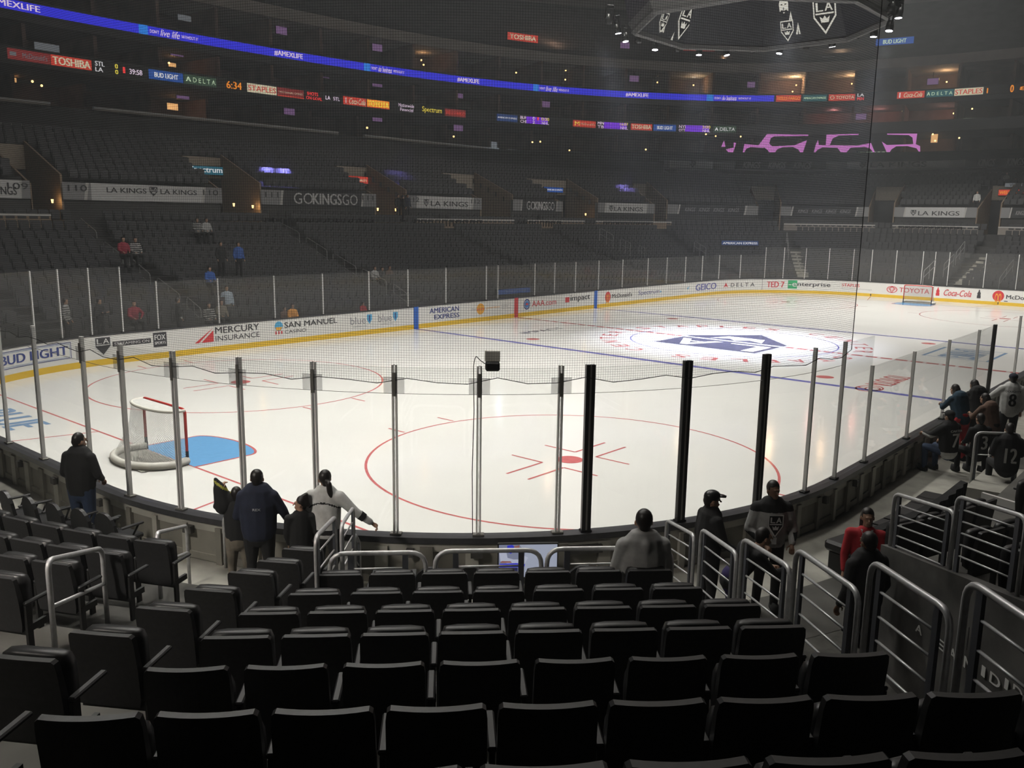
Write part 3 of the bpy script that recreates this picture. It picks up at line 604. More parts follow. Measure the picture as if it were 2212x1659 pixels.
# vomitory walls
for (a, b) in VST:
    mb = MB()
    for st, sgn in ((a, -1), (b, 1)):
        t = st_pt(13.5, st+.2)-st_pt(13.5, st-.2); t.normalize()
        for k in range(5):
            p, q = st_pt(UPD[k], st), st_pt(UPD[k+1], st); hh = .50 if sgn > 0 else .02; z0 = uz(k)+hh; z1 = uz(k+1)+hh
            w = t*(.10*sgn)
            vs = [V((p.x, p.y, 4.0)), V((q.x, q.y, 4.0)), V((q.x, q.y, z1)), V((p.x, p.y, z0))]; mb.poly(vs, 'tan', w)
    p, q = st_pt(UPD[5], a), st_pt(UPD[5], b); 
    mb.poly([V((p.x,p.y,uz(5)+.3)), V((q.x,q.y,uz(5)+.3)), V((q.x,q.y,uz(5)-.95)), V((p.x,p.y,uz(5)-.95))], 'tan_light', (q-p).cross(V((0,0,1))).normalized()*-.2)
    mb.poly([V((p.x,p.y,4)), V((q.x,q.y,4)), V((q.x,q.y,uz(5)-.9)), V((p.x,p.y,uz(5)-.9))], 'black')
    f0, f1 = st_pt(13.5, a), st_pt(13.5, b); mb.poly([V((f0.x,f0.y,4.42)), V((f1.x,f1.y,4.42)), V((q.x,q.y,4.42)), V((p.x,p.y,4.42))], 'concrete_dark')
    struct(mb.build('wall_vomitory'))
# tan wall behind the upper tiers, club terrace and its rail
C20 = Curve(rr(20.7)); C22 = Curve(rr(22)); C24 = Curve(rr(24))
def ringwall(name, P, z0, z1, m, cap=None, th=.25, keep=None, lab=None):
    mb = MB(); c = np.array(P); cen = c*0; n = len(P); B = []
    for i in range(n):
        t = c[(i+1) % n]-c[i-1] if 0 < i < n-1 else c[1]-c[-2]; t = t/np.hypot(*t); B.append((c[i][0]-t[1]*th, c[i][1]+t[0]*th))
    strip(mb, m, P, z1, P, z0, keep); strip(mb, m, B, z0, B, z1, keep); strip(mb, cap or m, B, z1, P, z1, keep)
    if cap: strip(mb, cap, rr_off(P, -.03), z1+.0, rr_off(P, -.03), z1-.10, keep); strip(mb, cap, P, z1+.001, rr_off(P, -.03), z1+.001, keep)
    return struct(mb.build(name))
def rr_off(P, d):
    c = np.array(P); n = len(P); out = []
    for i in range(n):
        t = c[(i+1) % n]-c[i-1] if 0 < i < n-1 else c[1]-c[-2]; t = t/np.hypot(*t); out.append((c[i][0]-t[1]*d, c[i][1]+t[0]*d))
    return np.array(out)
def gaps(cv, px):
    g = []
    for a, b, y in px: g.append((cv.hit(a, y)[0], cv.hit(b, y)[0]))
    return g
G20 = gaps(C20, [(372, 422, 300), (683, 694, 330), (922, 1440, 350)])
CC20 = Curve(rr(20.7)); mid = lambda cv, i: (cv.c[i]+cv.c[i+1])/2
LW = CC20.hit(1440, 350)[0]
ringwall('wall_terrace', rr(20.7), 9.1, 9.95, 'tan', 'light_cap', .25, lambda i: mid(CC20, i) < LW and not any(a < mid(CC20, i) < b for a, b in G20))
mb = MB(); strip(mb, 'concrete_stand', rr(24), 9.85, rr(20.7), 9.85)
A = rr(20.7); strip(mb, 'concrete_stand', A, 9.85, A, 9.0); struct(mb.build('floor_terrace'))
# seats of the terrace rise a little, then the club front
G24 = gaps(C24, [(106, 208, 225), (737, 790, 293), (1082, 1100, 320), (1282, 1262, 328)])
U24 = C24.hit(1425, 335)[0]
mb = MB(); K24 = lambda i: mid(C24, i) < U24 and not any(a < mid(C24, i) < b for a, b in G24)
A = rr(24); strip(mb, 'concrete_stand', A, 11.4, A, 9.8, lambda i: mid(C24, i) < U24+20); strip(mb, 'concrete_stand', rr(27), 11.2, A, 11.2)
struct(mb.build('wall_club_front'))
ringwall('wall_club_parapet', rr(24), 11.25, 11.6, 'fascia', 'light_cap', .2, K24)
# end banner wall (upper)
UB0 = C22.hit(1442, 350)[0]
ringwall('wall_end_parapet', rr(22), 9.4, 11.35, 'banner_grey', 'light_cap', .2, lambda i: UB0 < mid(C22, i) < UB0+75)
mb = MB(); kx = lambda i: UB0 < mid(C22, i) < UB0+75
strip(mb, 'concrete_stand', rr(22), 10.3, rr(20.7), 9.9, kx); strip(mb, 'concrete_stand', rr(27), 11.0, rr(22), 11.0, kx); struct(mb.build('floor_end_terrace'))
# facade rings
FL, FB, FF = sup(55, 41, 2.6), sup(57.5, 43, 2.35), sup(57, 43, 2.5)
def slab(name, P, depth, z0, z1, m='suite_dark', front=None):
    mb = MB(); B = rr_off(P, depth); strip(mb, front or m, P, z1, P, z0); strip(mb, m, B, z1, P, z1); strip(mb, m, P, z0, B, z0); return struct(mb.build(name))
slab('wall_facade_lower', FL, 9, 14.0, 15.05, 'suite_dark', 'black'); slab('wall_facade_middle', FB, 9, 16.9, 18.2, 'suite_dark', 'black')
slab('wall_facade_upper', FF, 12, 20.35, 21.25, 'fascia')
mb = MB(); B1 = rr_off(FB, 6.0); strip(mb, 'suite_brown', B1, 20.4, B1, 9.8); struct(mb.build('wall_suites'))
mb = MB(); strip(mb, 'concrete_dark', rr_off(FB, 6), 11.15, rr(27), 11.15); struct(mb.build('floor_club'))
# fins between the boxes
CFB = Curve(FB); mb = MB(); u = 0
while u < CFB.c[-1]:
    p, t, n = CFB.at(u)
    if p.y > -5 or p.x > 20:
        X = Matrix(((t.x, n.x, 0, p.x), (t.y, n.y, 0, p.y), (0,0,1,0), (0,0,0,1)))
        for z0, z1 in ((11.15, 14.0), (15.05, 16.9), (18.2, 20.35)): mb.box((-.12, -6, z0), (.12, -.6 if z0 > 12 else -2.5, z1), 'suite_brown', X)
    u += 4.6
struct(mb.build('wall_box_divider'))
# upper deck and roof
mb = MB(); P = FF; z = 21.25
for k in range(16):
    A = rr_off(FF, .2+k*.9); B = rr_off(FF, .2+(k+1)*.9); zz = 21.0+k*.52; strip(mb, 'concrete_stand', B, zz, A, zz); strip(mb, 'concrete_stand', B, zz+.52, B, zz)
struct(mb.build('floor_upper_deck'))
mb = MB(); A = rr_off(FF, 15); strip(mb, 'ceiling_grey', A, 36, A, 28); strip(mb, 'ceiling_grey', rr_off(FF, -60 if 0 else -25), 38, A, 36); struct(mb.build('wall_upper_deck'))
mb = MB(); A = rr_off(FF, -24); mb.add([(p[0], p[1], 38) for p in A[:-1]], [tuple(range(len(A)-1))], 'ceiling_grey'); struct(mb.build('ceiling'))
struct(MB().box((-100, -90, -.4), (100, 90, -.3), 'concrete_dark').build('floor_base'))
# ---------------------------------------------------------------- banners
fn13 = on_curve(Curve(rr(13.42)))
def banner(xa, ya, xb, yb, style, label, num=None):
    cv = Curve(rr(13.42)); u0 = cv.hit(xa, ya)[0]; u1 = cv.hit(xb, yb)[0]; z0, z1 = 5.93, 6.76; n = max(4, int(abs(u1-u0)))
    mb = MB(); pan(mb, 'banner_grey' , fn13, u0, z0, u1, z1, .02, n); base = mb.build('team_banner'); tag(base, label, 'banner', 'wall banners'); L = u1-u0
    if style == 'lk2':
        mb = MB(); vs = [fn13(u0+.13*L, z0, .03), fn13(u0+.87*L, z0, .03), fn13(u0+.89*L, z1, .03), fn13(u0+.155*L, z1, .03)]; pan(mb, 'banner_white', fn13, u0+.16*L, z0, u0+.87*L, z1, .028, n); mb.build('centre_field', base)
        mb = MB(); letter(mb, 'LA KINGS', 'banner_ink', fn13, u0+.25*L, z0+.40, u0+.49*L, z1-.18, .04, .02); letter(mb, 'LA KINGS', 'banner_ink', fn13, u0+.58*L, z0+.40, u0+.82*L, z1-.18, .04, .02); crest(mb, fn13, u0+.535*L, z0+.52, .5, .46, 'banner_ink', 'banner_white', .04); mb.build('lettering', base)
    elif style == 'lk':
        mb = MB(); pan(mb, 'banner_white', fn13, u0+.13*L, z0, u0+.86*L, z1, .028, n); mb.build('centre_field', base)
        mb = MB(); letter(mb, 'LA KINGS', 'banner_ink', fn13, u0+.30*L, z0+.16, u0+.80*L, z0+.52, .04, .02); crest(mb, fn13, u0+.24*L, z0+.36, .5, .5, 'banner_ink', 'banner_white', .04); mb.build('lettering', base)
    elif style == 'go':
        mb = MB(); pan(mb, 'banner_dark', fn13, u0+.17*L, z0, u0+.86*L, z1, .028, n); mb.build('centre_field', base)
        mb = MB(); q = [(.26,.42,'GO',0),(.42,.67,'KINGS',.03),(.68,.82,'GO',0)]
        for a, b, t, bo in q: letter(mb, t, 'banner_white', fn13, u0+a*L, z0+.08, u0+b*L, z1-.1, .04, bo)
        mb.build('lettering', base)
    elif style == 'kk':
        mb = MB(); pan(mb, 'banner_dark', fn13, u0+.12*L, z0, u0+.86*L, z1, .028, n); mb.build('centre_field', base)
        mb = MB()
        for k in range(4): letter(mb, 'KINGS', 'banner_grey', fn13, u0+(.20+k*.16)*L, z0+.25, u0+(.32+k*.16)*L, z1-.25, .04, .02, .3)
        mb.build('lettering', base)
    mb = MB()
    for a in ((.115, .85) if style != 'go' else (.145, .85)): mb.add([fn13(u0+a*L, z0, .045), fn13(u0+(a+.018)*L, z0, .045), fn13(u0+(a+.034)*L, z1, .045), fn13(u0+(a+.016)*L, z1, .045)], [(0,1,2,3)], 'light_cap')
    if num: letter(mb, num, 'banner_ink', fn13, u0+.03*L, z0+.42, u0+.03*L+.9, z1-.12, .045, .01); letter(mb, num, 'banner_ink', fn13, u1-.03*L-.9, z0+.42, u1-.03*L, z1-.12, .045, .01)
    mb.build('stripe', base)
banner(-90, 425, 66, 425, 'lk', 'pale wall banner numbered 109 at the left edge of the stands', '109')
banner(136, 430, 480, 436, 'lk2', 'long pale banner reading LA KINGS twice, numbered 110', '110')
banner(564, 440, 812, 430, 'go', 'dark banner reading GO KINGS GO, numbered 111', '111')
banner(878, 430, 1040, 438, 'lk', 'pale LA KINGS banner numbered 112 right of the group on the stairs', '112')
banner(1108, 440, 1215, 442, 'go', 'small dark GO KINGS GO banner between two pale ones', None)
banner(1292, 443, 1414, 444, 'lk', 'pale LA KINGS banner below the violet-lit seats', None)
banner(1442, 445, 1638, 448, 'kk', 'dim dark banner repeating KINGS at the far corner', None)
banner(1687, 450, 1877, 453, 'kk', 'dim dark banner repeating KINGS behind the far goal', None)
banner(1932, 455, 2110, 460, 'lk', 'grey LA KINGS banner right of the tan far tunnel', None)
banner(2162, 460, 2330, 462, 'kk', 'dim banner at the right end of the far stands', None)
# upper end banner
fn22 = on_curve(Curve(rr(21.95))); c22 = Curve(rr(21.95)); ub = lambda x: c22.hit(x, 350)[0]
base = MB(); pan(base, 'banner_grey', fn22, ub(1444), 10.45, ub(1444)+70, 11.25, .02, 60); base = base.build('end_banner'); tag(base, 'long pale banner along the end balcony reading KINGS and LA KINGS', 'banner')
mb = MB(); pan(mb, 'banner_white', fn22, ub(1830), 10.45, ub(2052), 11.25, .03, 12); pan(mb, 'banner_white', fn22, ub(1446), 10.45, ub(1540), 11.25, .03, 6); pan(mb, 'banner_dark', fn22, ub(1588), 10.45, ub(1785), 11.25, .03, 10); pan(mb, 'banner_dark', fn22, ub(2085), 10.45, ub(2300), 11.25, .03, 12); mb.build('field', base)
mb = MB(); letter(mb, 'LA KINGS', 'banner_ink', fn22, ub(1881), 10.62, ub(2002), 11.1, .045, .02); crest(mb, fn22, ub(1864), 10.85, .6, .6, 'banner_ink', 'banner_white', .045); crest(mb, fn22, ub(1496), 10.85, .6, .6, 'banner_ink', 'banner_grey', .045)
for a in (1605, 1660, 1715, 2112, 2175): letter(mb, 'KINGS', 'banner_grey', fn22, ub(a), 10.55, ub(a+38), 11.15, .045, .03, .3)
mb.build('lettering', base)
# light-topped low walls in the far half of the lower bowl
C127 = Curve(rr(12.7)); 
for xa, ya, xb, yb, lab in ((-60, 455, 118, 462, 'left edge'), (905, 470, 1112, 474, 'a'), (1142, 478, 1265, 480, 'b'), (1292, 480, 1455, 482, 'c'), (1692, 481, 1892, 485, 'd'), (1930, 486, 2112, 490, 'e'), (2162, 487, 2330, 490, 'f')):
    a, b = C127.hit(xa, ya)[0], C127.hit(xb, yb)[0]; ringwall('wall_platform', rr(12.7), 4.5, 5.24, 'tan' if xa < 1500 else 'fascia', 'light_cap', .15, lambda i: a < mid(C127, i) < b)
# ---------------------------------------------------------------- seats of the far bowl
def seat_lo(mb, p, ax, ay, z, m='seat_far'):
    """compact seat: back leaning, folded pan"""
    b = len(mb.v); k = mb.mi(m)
    for (x, y, h) in ((-.21,0,.36),(.21,0,.36),(.21,-.05,.84),(-.21,-.05,.84),(-.21,.05,.36),(.21,.05,.36),(.21,0,.84),(-.21,0,.84),(-.19,.08,.42),(.19,.08,.42),(.19,.17,.80),(-.19,.17,.80),(-.19,.15,.40),(.19,.15,.40)):
        q = p+ax*x+ay*y; mb.v.append((q.x, q.y, z+h))
    for f_ in ((0,1,2,3),(4,7,6,5),(3,2,6,7),(1,5,6,2),(0,3,7,4),(12,11,10,13),(8,9,10,11),(9,13,10),(8,11,12)): mb.f.append(tuple(b+i for i in f_)); mb.m.append(k)
def frame_px(p):
    d = np.array(p)-CP; z = d @ CF
    if z < .5: return None
    return 1106+FPX*(d @ CR)/z, 829.5-FPX*(d @ CU)/z
aisles_low = []   # stations without seats in the lower rows
C2 = Curve(rr(2.05)); 
for x in (-17.3, -6.3, 6.7, 17.5): aisles_low.append(('x', x))
def aisle(p):
    if p.y > 0:
        for _, x in aisles_low:
            if abs(p.x-x) < .62: return True
        for st in AST:
            if abs(st-p.z) < 0: return True
    return False
FARSEATS = []
# corner and end aisles are radial: stations of the stair feet in the photograph
AST = [st_of(Curve(rr(4)).hit(x, y)[0], Curve(rr(4))) for x, y in ((20, 612), (1545, 560), (1725, 560), (2085, 560), (2260, 560))]
def rowseats(D, z, row, upper):
    cv = Curve(rr(D)); n = int(cv.c[-1]/.5); 
    for i in range(n):
        u = (i+.5)*cv.c[-1]/n; p, t, nn = cv.at(u)
        if not (p.y > 5 or p.x > 12): continue
        st = st_of(u, cv)
        if p.y > 12 and abs(p.x) < 21.95:
            if any(abs(p.x-x) < .6 for _, x in aisles_low) and not upper: continue
        elif not upper and any(math.hypot(p.x-qq.x, p.y-qq.y) < .6 for qq in (st_pt(D, a) for a in AST)): continue
        if upper and any(a-1.1 < st < b+.5 for a, b in VST) and D < 17.5: continue
        q = frame_px((p.x, p.y, z+.8))
        if q is None or not (-60 < q[0] < 2270): continue
        if not upper:
            # hidden behind the platform walls / boards?
            pass
        ax = V((nn.y, -nn.x, 0)); FARSEATS.append((math.dist((p.x, p.y, z), CP), p, ax, nn, z, row, q, upper, i))
for k in range(len(LOW)-1): rowseats(LOW[k]+.30, lowz(k), k, False)
for k in range(len(UPD)-2): rowseats(UPD[k]+.35, uz(k), k, True)
for k, D in enumerate((21.6, 22.6)): 
    pass
# ================================================================ SEATS
def make_seat(cv_=.028, top=0.0, nm='arena_seat'):
    """tip-up stadium seat, local +y toward the ice, origin on the tread under the back"""
    e = empty('arena_seat', (0,0,0))
    W_ = .215; mb = MB(); rings = []
    for z, dy, w in ((.36, .0, .200), (.42, -.005, .212), (.62, -.02, .213), (.80, -.045, .212), (.845, -.052, .206), (.86, -.055, .19)):
        fr = []; bk = []
        for i in range(9):
            x = -w+2*w*i/8; c = (1-(x/W_)**2)*cv_; fr.append((x, dy-c+.022+.012*(z < .8), z)); bk.append((x, dy-c-.020, z))
        rings.append(bk+fr[::-1])
    mb.loft(rings, 'seat_black'); mb.build('backrest', e, False)
    mb = MB(); rings = []
    for z, y0, y1, w in ((.40, .03, .09, .17), (.43, .025, .13, .195), (.60, .03, .15, .195), (.77+top, .04, .15, .19), (.82+top, .05, .14, .175), (.832+top, .06, .12, .155)):
        rings.append([(-w, y0, z), (-w*.5, y0-.006, z), (w*.5, y0-.006, z), (w, y0, z), (w, y1-.02, z), (w*.6, y1, z), (-w*.6, y1, z), (-w, y1-.02, z)])
    mb.loft(rings, 'seat_black'); mb.build('seat_pan', e, True)
    mb = MB(); mb.bbox((.238, .14, .615), (.042, .30, .028), 'arm_grey', .008); mb.build('armrest', e)
    mb = MB(); mb.box((.225, -.01, .02), (.25, .05, .60), 'seat_metal'); mb.box((.222, .0, .36), (.253, .20, .42), 'seat_metal'); mb.box((.20, -.05, .0), (.275, .10, .03), 'seat_metal'); mb.box((-.20, .0, .33), (.22, .05, .37), 'seat_metal'); mb.build('standard', e)
    return e
proto = {0: make_seat(.030, -.10), 1: make_seat(.006, 0)}; seat_used = set()
def put_seat(p, z, rz, label, group, kind=1):
    if kind not in seat_used: o = proto[kind]; seat_used.add(kind)
    else: o = copy_tree(proto[kind])
    o.location = (p.x, p.y, z); o.rotation_euler = (0, 0, rz); tag(o, label, 'stadium seat', group); return o
RN = ['row nearest the camera', 'second row from the camera', 'third row from the camera', 'fourth row from the camera', 'fifth row from the camera', 'sixth row from the camera', 'seventh row from the camera', 'eighth row', 'ninth row']
rows = [(9.0, 3.66, -2.27, .47, 11), (8.17, 3.38, -2.15, .468, 10), (7.32, 3.12, -2.02, .496, 8), (6.48, 2.86, -1.98, .477, 8), (5.65, 2.62, -1.96, .477, 8), (4.82, 2.39, -1.77, .495, 7), (3.97, 2.19, -1.68, .475, 7)]
for k, (w, zt, s0, pt, n) in enumerate(rows):
    for i in range(n): put_seat(nw(s0+.213+pt*i, w-.05), zt-.86, R(-45), f'black seat, {nth(i)} from the left end in the {RN[k]}', 'tip-up seats of the centre block', 0 if k < 3 else 1)
for k, (s, w, zt) in enumerate([(-2.76, 8.86, 3.66), (-2.70, 8.02, 3.38), (-2.70, 7.18, 3.12), (-2.60, 6.40, 2.86), (-2.51, 5.55, 2.62), (-2.42, 4.72, 2.39), (-2.28, 3.91, 2.19), (-2.18, 3.18, 2.0), (-2.07, 2.48, 1.85)]):
    put_seat(nw(s+.02, w-.05), zt-.86, R(-45-12), f'angled black end seat by the left stairs, {RN[k]}', 'angled end seats beside the left stairs')
put_seat(nw(-3.2, 8.62), 2.80, R(-57), 'black seat cut by the left picture edge, behind the nearest stair rail', 'angled end seats beside the left stairs')
def nseat(D): return Curve(rr(D))
LB = [(6.50, 2.86, -4.30), (5.72, 2.62, -4.20), (4.95, 2.39, -4.02), (4.18, 2.19, -3.89), (3.44, 2.0, -3.70), (2.72, 1.85, -3.47)]
for k, (D, zt, s0) in enumerate(LB):
    cv = nseat(D); w0 = math.sqrt((D+8.53)**2-s0*s0)-8.53; p = nw(s0, w0); j = int(np.argmin(np.hypot(cv.P[:,0]-p.x, cv.P[:,1]-p.y))); u0 = cv.c[j]
    best = min((math.hypot(*(np.array(cv.at(u0+d)[0][:2])-np.array(p[:2]))), u0+d) for d in [x*.05-1 for x in range(41)])[1]
    for i in range(13):
        q, t, n = cv.at(best+.23+.49*i); f_ = frame_px((q.x, q.y, zt))
        if f_ is None or f_[0] < -70: continue
        put_seat(q-n*.05, zt-.86, math.atan2(-n.x, n.y), f'black seat left of the stairs, {nth(i)} away from them, {nth(5-k)} row above the walkway', 'tip-up seats of the left block')
# seats of the far stands: closest ones one by one, the rest as one mass
FARSEATS.sort(key=lambda a: a[0]); NIND = 105; pick_ = []; mass = []
for a_ in FARSEATS:
    (dist, p, ax, ay, z, row, q, upper, i) = a_
    if len(pick_) < NIND and q[1] < 690 and -5 < q[0] < 2215 and not upper and p.y > 12: pick_.append(a_)
    else: mass.append((p, ax, ay, z))
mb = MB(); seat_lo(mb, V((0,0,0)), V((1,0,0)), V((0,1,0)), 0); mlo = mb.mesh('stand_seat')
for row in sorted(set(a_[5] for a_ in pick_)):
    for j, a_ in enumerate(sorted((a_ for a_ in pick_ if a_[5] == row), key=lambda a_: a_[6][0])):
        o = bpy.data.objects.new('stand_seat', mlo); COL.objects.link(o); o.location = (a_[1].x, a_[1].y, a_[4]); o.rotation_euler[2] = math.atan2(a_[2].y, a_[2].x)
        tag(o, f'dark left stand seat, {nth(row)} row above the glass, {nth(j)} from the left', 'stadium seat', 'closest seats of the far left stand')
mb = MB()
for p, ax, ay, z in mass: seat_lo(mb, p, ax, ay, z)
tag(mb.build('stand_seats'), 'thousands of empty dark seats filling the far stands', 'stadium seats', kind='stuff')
# ---------------------------------------------------------------- near structure: stairs, pit walls, rails
def nbox(mb, s0, s1, w0, w1, z0, z1, m):
    vs = [nw(s, w, z) for z in (z0, z1) for s, w in ((s0,w0),(s1,w0),(s1,w1),(s0,w1))]
    mb.add(vs, [(3,2,1,0),(4,5,6,7),(0,1,5,4),(1,2,6,5),(2,3,7,6),(3,0,4,7)], m)
mb = MB()
edges = [1.45, 2.15, 2.95, 3.72, 4.55, 5.38, 6.2, 7.05, 7.9, 8.75, 9.6]
for k in range(len(edges)-1):
    w0, w1 = edges[k], edges[k+1]; z1 = [.70, .99, 1.14, 1.33, 1.53, 1.76, 2.0, 2.26, 2.52, 2.80][k]; z0 = z1-.4; zh = z1+([.70, .99, 1.14, 1.33, 1.53, 1.76, 2.0, 2.26, 2.52, 2.80, 3.1][k+1]-z1)/2
    sl, sr = -3.95-.09*(k-3) if k > 3 else -3.95+.14*(3-k), -2.75-.06*(k-3) if k > 3 else -2.45+.02*(3-k)-.3
    nbox(mb, sl, sr+.2, w0, w1, z0, z1, 'concrete')
    nbox(mb, sl+.52, sr+.2, w0+.46*(w1-w0), w1, z1, zh, 'concrete')       # half step
    for d in (0, .035): nbox(mb, sl+.03, sr+.17, w0+.01+d, w0+.03+d, z1, z1+.006, 'nosing'); nbox(mb, sl+.55, sr+.17, w0+.47*(w1-w0)+d, w0+.47*(w1-w0)+.02+d, zh, zh+.006, 'nosing')
struct(mb.build('floor_stairs'))
mb = MB()
nbox(mb, -1.72, 2.30, 3.32, 3.5, .35, 1.16, 'concrete_dark'); nbox(mb, -1.85, -1.70, -.2+.5, 3.5, .35, 1.1, 'concrete_dark'); nbox(mb, -1.72, 2.3, 1.45, 3.4, .37, .395, 'pit_dark')
nbox(mb, 2.22, 2.30, 3.2, 9.2, .3, 1.15, 'concrete_dark')
for w0, w1 in zip(edges[2:], edges[3:]): nbox(mb, 2.20, 2.30, w0, w1, .3, fz((w0+w1)/2)+.02, 'concrete_dark')
struct(mb.build('wall_pit'))
mb = MB(); nbox(mb, 2.3, 4.4, 1.3, 9.3, .35, .395, 'pit_dark'); struct(mb.build('floor_tunnel'))
mb = MB(); vs = [nw(-2.6, 2.5, 1.0)]; 
for s0, s1 in ((-2.35, -1.72),): nbox(mb, s0, s1, 1.5, 3.4, .4, 1.0, 'concrete_near')
struct(mb.build('floor_landing'))
def ps(x, y, s):
    d = ray(x, y); n = np.array([Q, -Q, 0]); o = np.array([OX, OY, 0]); t = (s-(CP-o) @ n)/(d @ n); X = CP+t*d; q = X-o; return -(q[0]+q[1])*Q-8.53, X[2]
def guard(p0, p1, z0, z1, b0, b1, bars, label, group, inner=.13, r=.022, m='rail_metal', drop=.17, corner=.13):
    """railing panel between two floor points: bent tube frame, flat uprights, sloping bars"""
    p0, p1 = V(p0), V(p1); d = (p1-p0); L = d.length; rz = math.atan2(d.y, d.x); base = min(b0, b1); e = empty('guard_rail', (p0.x, p0.y, base), rz, label, 'railing', group)
    zz = lambda x: z0+(z1-z0)*x/L-base
    mb = MB(); mb.tube(rpath([(0,0,b0-base),(0,0,zz(0)),(L,0,zz(L)),(L,0,b1-base)], corner), r, m, 8); mb.build('rail_frame', e, True)
    if inner:
        for x in (inner, L-inner): mb = MB(); mb.box((x-.028, -.012, (b0-base if x < L/2 else b1-base)), (x+.028, .012, zz(x)-.01), 'rail_post'); mb.build('upright', e)
    for k in range(bars):
        a, b = inner, L-inner; mb = MB(); h = drop*(k+1); mb.tube([(a, 0, zz(a)-h), (b, 0, zz(b)-h)], .010, m, 6); mb.build('bar', e, True)
    return e
# right-hand sloped guard
wz = []
for k, (xa, ya, xb, yb) in enumerate([(1440,1127,1500,1160), (1515,1146,1592,1200), (1604,1167,1708,1232), (1720,1190,1856,1285), (1882,1216,2055,1330), (2090,1258,2300,1400)]):
    s = 2.34; a, za = ps(xa, ya, s); b, zb = ps(xb, yb, s); za += .02; zb += .02
    guard(nw(s, a), nw(s, b), za, zb, max(.40, fz(a)-.1) if a > 3.2 else .4, fz(b) if b > 3.2 else .4, 5, f'silver stair railing panel with five bars, {nth(k)} counting up toward the camera', 'sloping railings right of the centre block', .13)
# left guards, seen almost edge on
for k, (xa, ya, xb, yb) in enumerate([(682,1160,724,1116), (737,1136,763,1096), (773,1126,799,1091), (801,1104,816,1100)]):
    s = -1.66-.0*k; a, za = ps(xa, ya, s); b, zb = ps(xb, yb, s); a = min(a, 4.6); b = max(b, .35+.0*k)
    a = max(a, .95); b = max(min(b, a-.6), .15)
    guard(nw(s, a), nw(s, b), za, zb, fz(max(a-.3, 1.5)), max(.4, fz(b)-.1), 4, f'silver railing panel left of the loose chairs, {nth(k)} from the camera', 'railings left of the loose chairs', .12)
for k, (xa, xb) in enumerate(((712, 920), (940, 1170), (1182, 1452))):
    w = 3.40; 
    def pw(x, y):
        d = ray(x, y); n = np.array([-Q, -Q, 0]); o = np.array([OX, OY, 0]); t = (w+8.53-(CP-o) @ n)/(d @ n); X = CP+t*d; q = X-o; return (q[0]-q[1])*Q, X[2]
    yt = 1196-k*5; a, z = pw(xa, yt); b, _ = pw(xb, yt)
    guard(nw(a, w), nw(b, w), z, z, 1.16, 1.16, 1, f"low silver railing along the front row, {('left','middle','right')[k]} of three", 'low railings along the front row', .20, .024, 'rail_metal', .16, .16)
# stair rails of the left aisle
def floor_hit(x, y):
    z = 1.2
    for _ in range(8): p = at_z(x, y, z); s, w = loc_sw(p.x, p.y); z = fz(math.hypot(s, w+8.53)-8.53)
    return V((p.x, p.y, z))
for k, (x0, y0, t0, x1, y1, t1) in enumerate([(122,1432,1207,233,1352,1182), (348,1300,1150,410,1262,1135), (488,1226,1112,555,1215,1100)]):
    a, b = floor_hit(x0, y0), floor_hit(x1, y1); 
    def topz(p, ty):
        h = math.hypot(p.x-CP[0], p.y-CP[1]); d = ray(x0 if p is a else x1, ty); return CP[2]+h*d[2]/math.hypot(d[0], d[1])
    za, zb = topz(a, t0), topz(b, t1); L = (b-a).length; e = empty('stair_rail', (a.x, a.y, min(a.z, b.z)), math.atan2(b.y-a.y, b.x-a.x), f"silver two-bar stair handrail, {('nearest the camera','middle of three','farthest, beside the standing family')[k]}", 'railing', 'handrails on the left stairs')
    L = math.hypot(b.x-a.x, b.y-a.y); m0 = min(a.z, b.z); mb = MB(); mb.tube(rpath([(0,0,a.z-m0),(0,0,za-m0),(L,0,zb-m0),(L,0,b.z-m0)], .12), .024, 'rail_metal', 10); mb.build('rail_frame', e, True)
    mb = MB(); mb.tube([(0,0,(za-m0)*.55+(a.z-m0)*.45),(L,0,(zb-m0)*.55+(b.z-m0)*.45)], .020, 'rail_metal', 8); mb.build('bar', e, True)
# ---------------------------------------------------------------- tunnel wall with cloth and the railings on top
SW = 4.35; mb = MB(); w0, z0 = ps(1903, 1176, SW); w1, z1 = ps(2212, 1300, SW); sl = (z1-z0)/(w1-w0); w2 = 9.5; z2 = z0+sl*(w2-w0)
mb.poly([nw(SW, w0, .4), nw(SW, w2, .4), nw(SW, w2, z2), nw(SW, w0, z0)], 'tarp', nw(SW+.12, 0)-nw(SW, 0)); wall = mb.build('wall_tunnel'); struct(wall)
fnw = lambda u, v, d: tuple(nw(SW-d, u, v))
mb = MB()
for ch, x0, y0, x1, y1 in (('E',2026,1396,2042,1374), ('A',2053,1417,2067,1394), ('M',2084,1440,2102,1414), ('I',2122,1458,2130,1434), ('D',2140,1472,2164,1447), ('I',2172,1486,2180,1462), ('D',2190,1500,2212,1474), ('A',1980,1362,1994,1344)):
    a, za = ps(x0, y0, SW); b, zb = ps(x1, y0, SW); c, zc = ps(x0, y1, SW); letter(mb, ch, 'tarp_letter', fnw, a, za, b, za+(zc-za), .01, .04)
mb.build('lettering', wall)
for k, (xa, ya, xb, yb) in enumerate([(1922,1066,2050,1106), (2056,1072,2204,1118)]):
    a, za = ps(xa, ya, SW); b, zb = ps(xb, yb, SW); guard(nw(SW+.06, a), nw(SW+.06, b), za, zb, z0+sl*(a-w0), z0+sl*(b-w0), 5, f"silver barred railing on top of the tunnel wall, {('left','right')[k]} panel", 'railings on the tunnel wall', .10, .022, 'rail_metal', .115, .10)
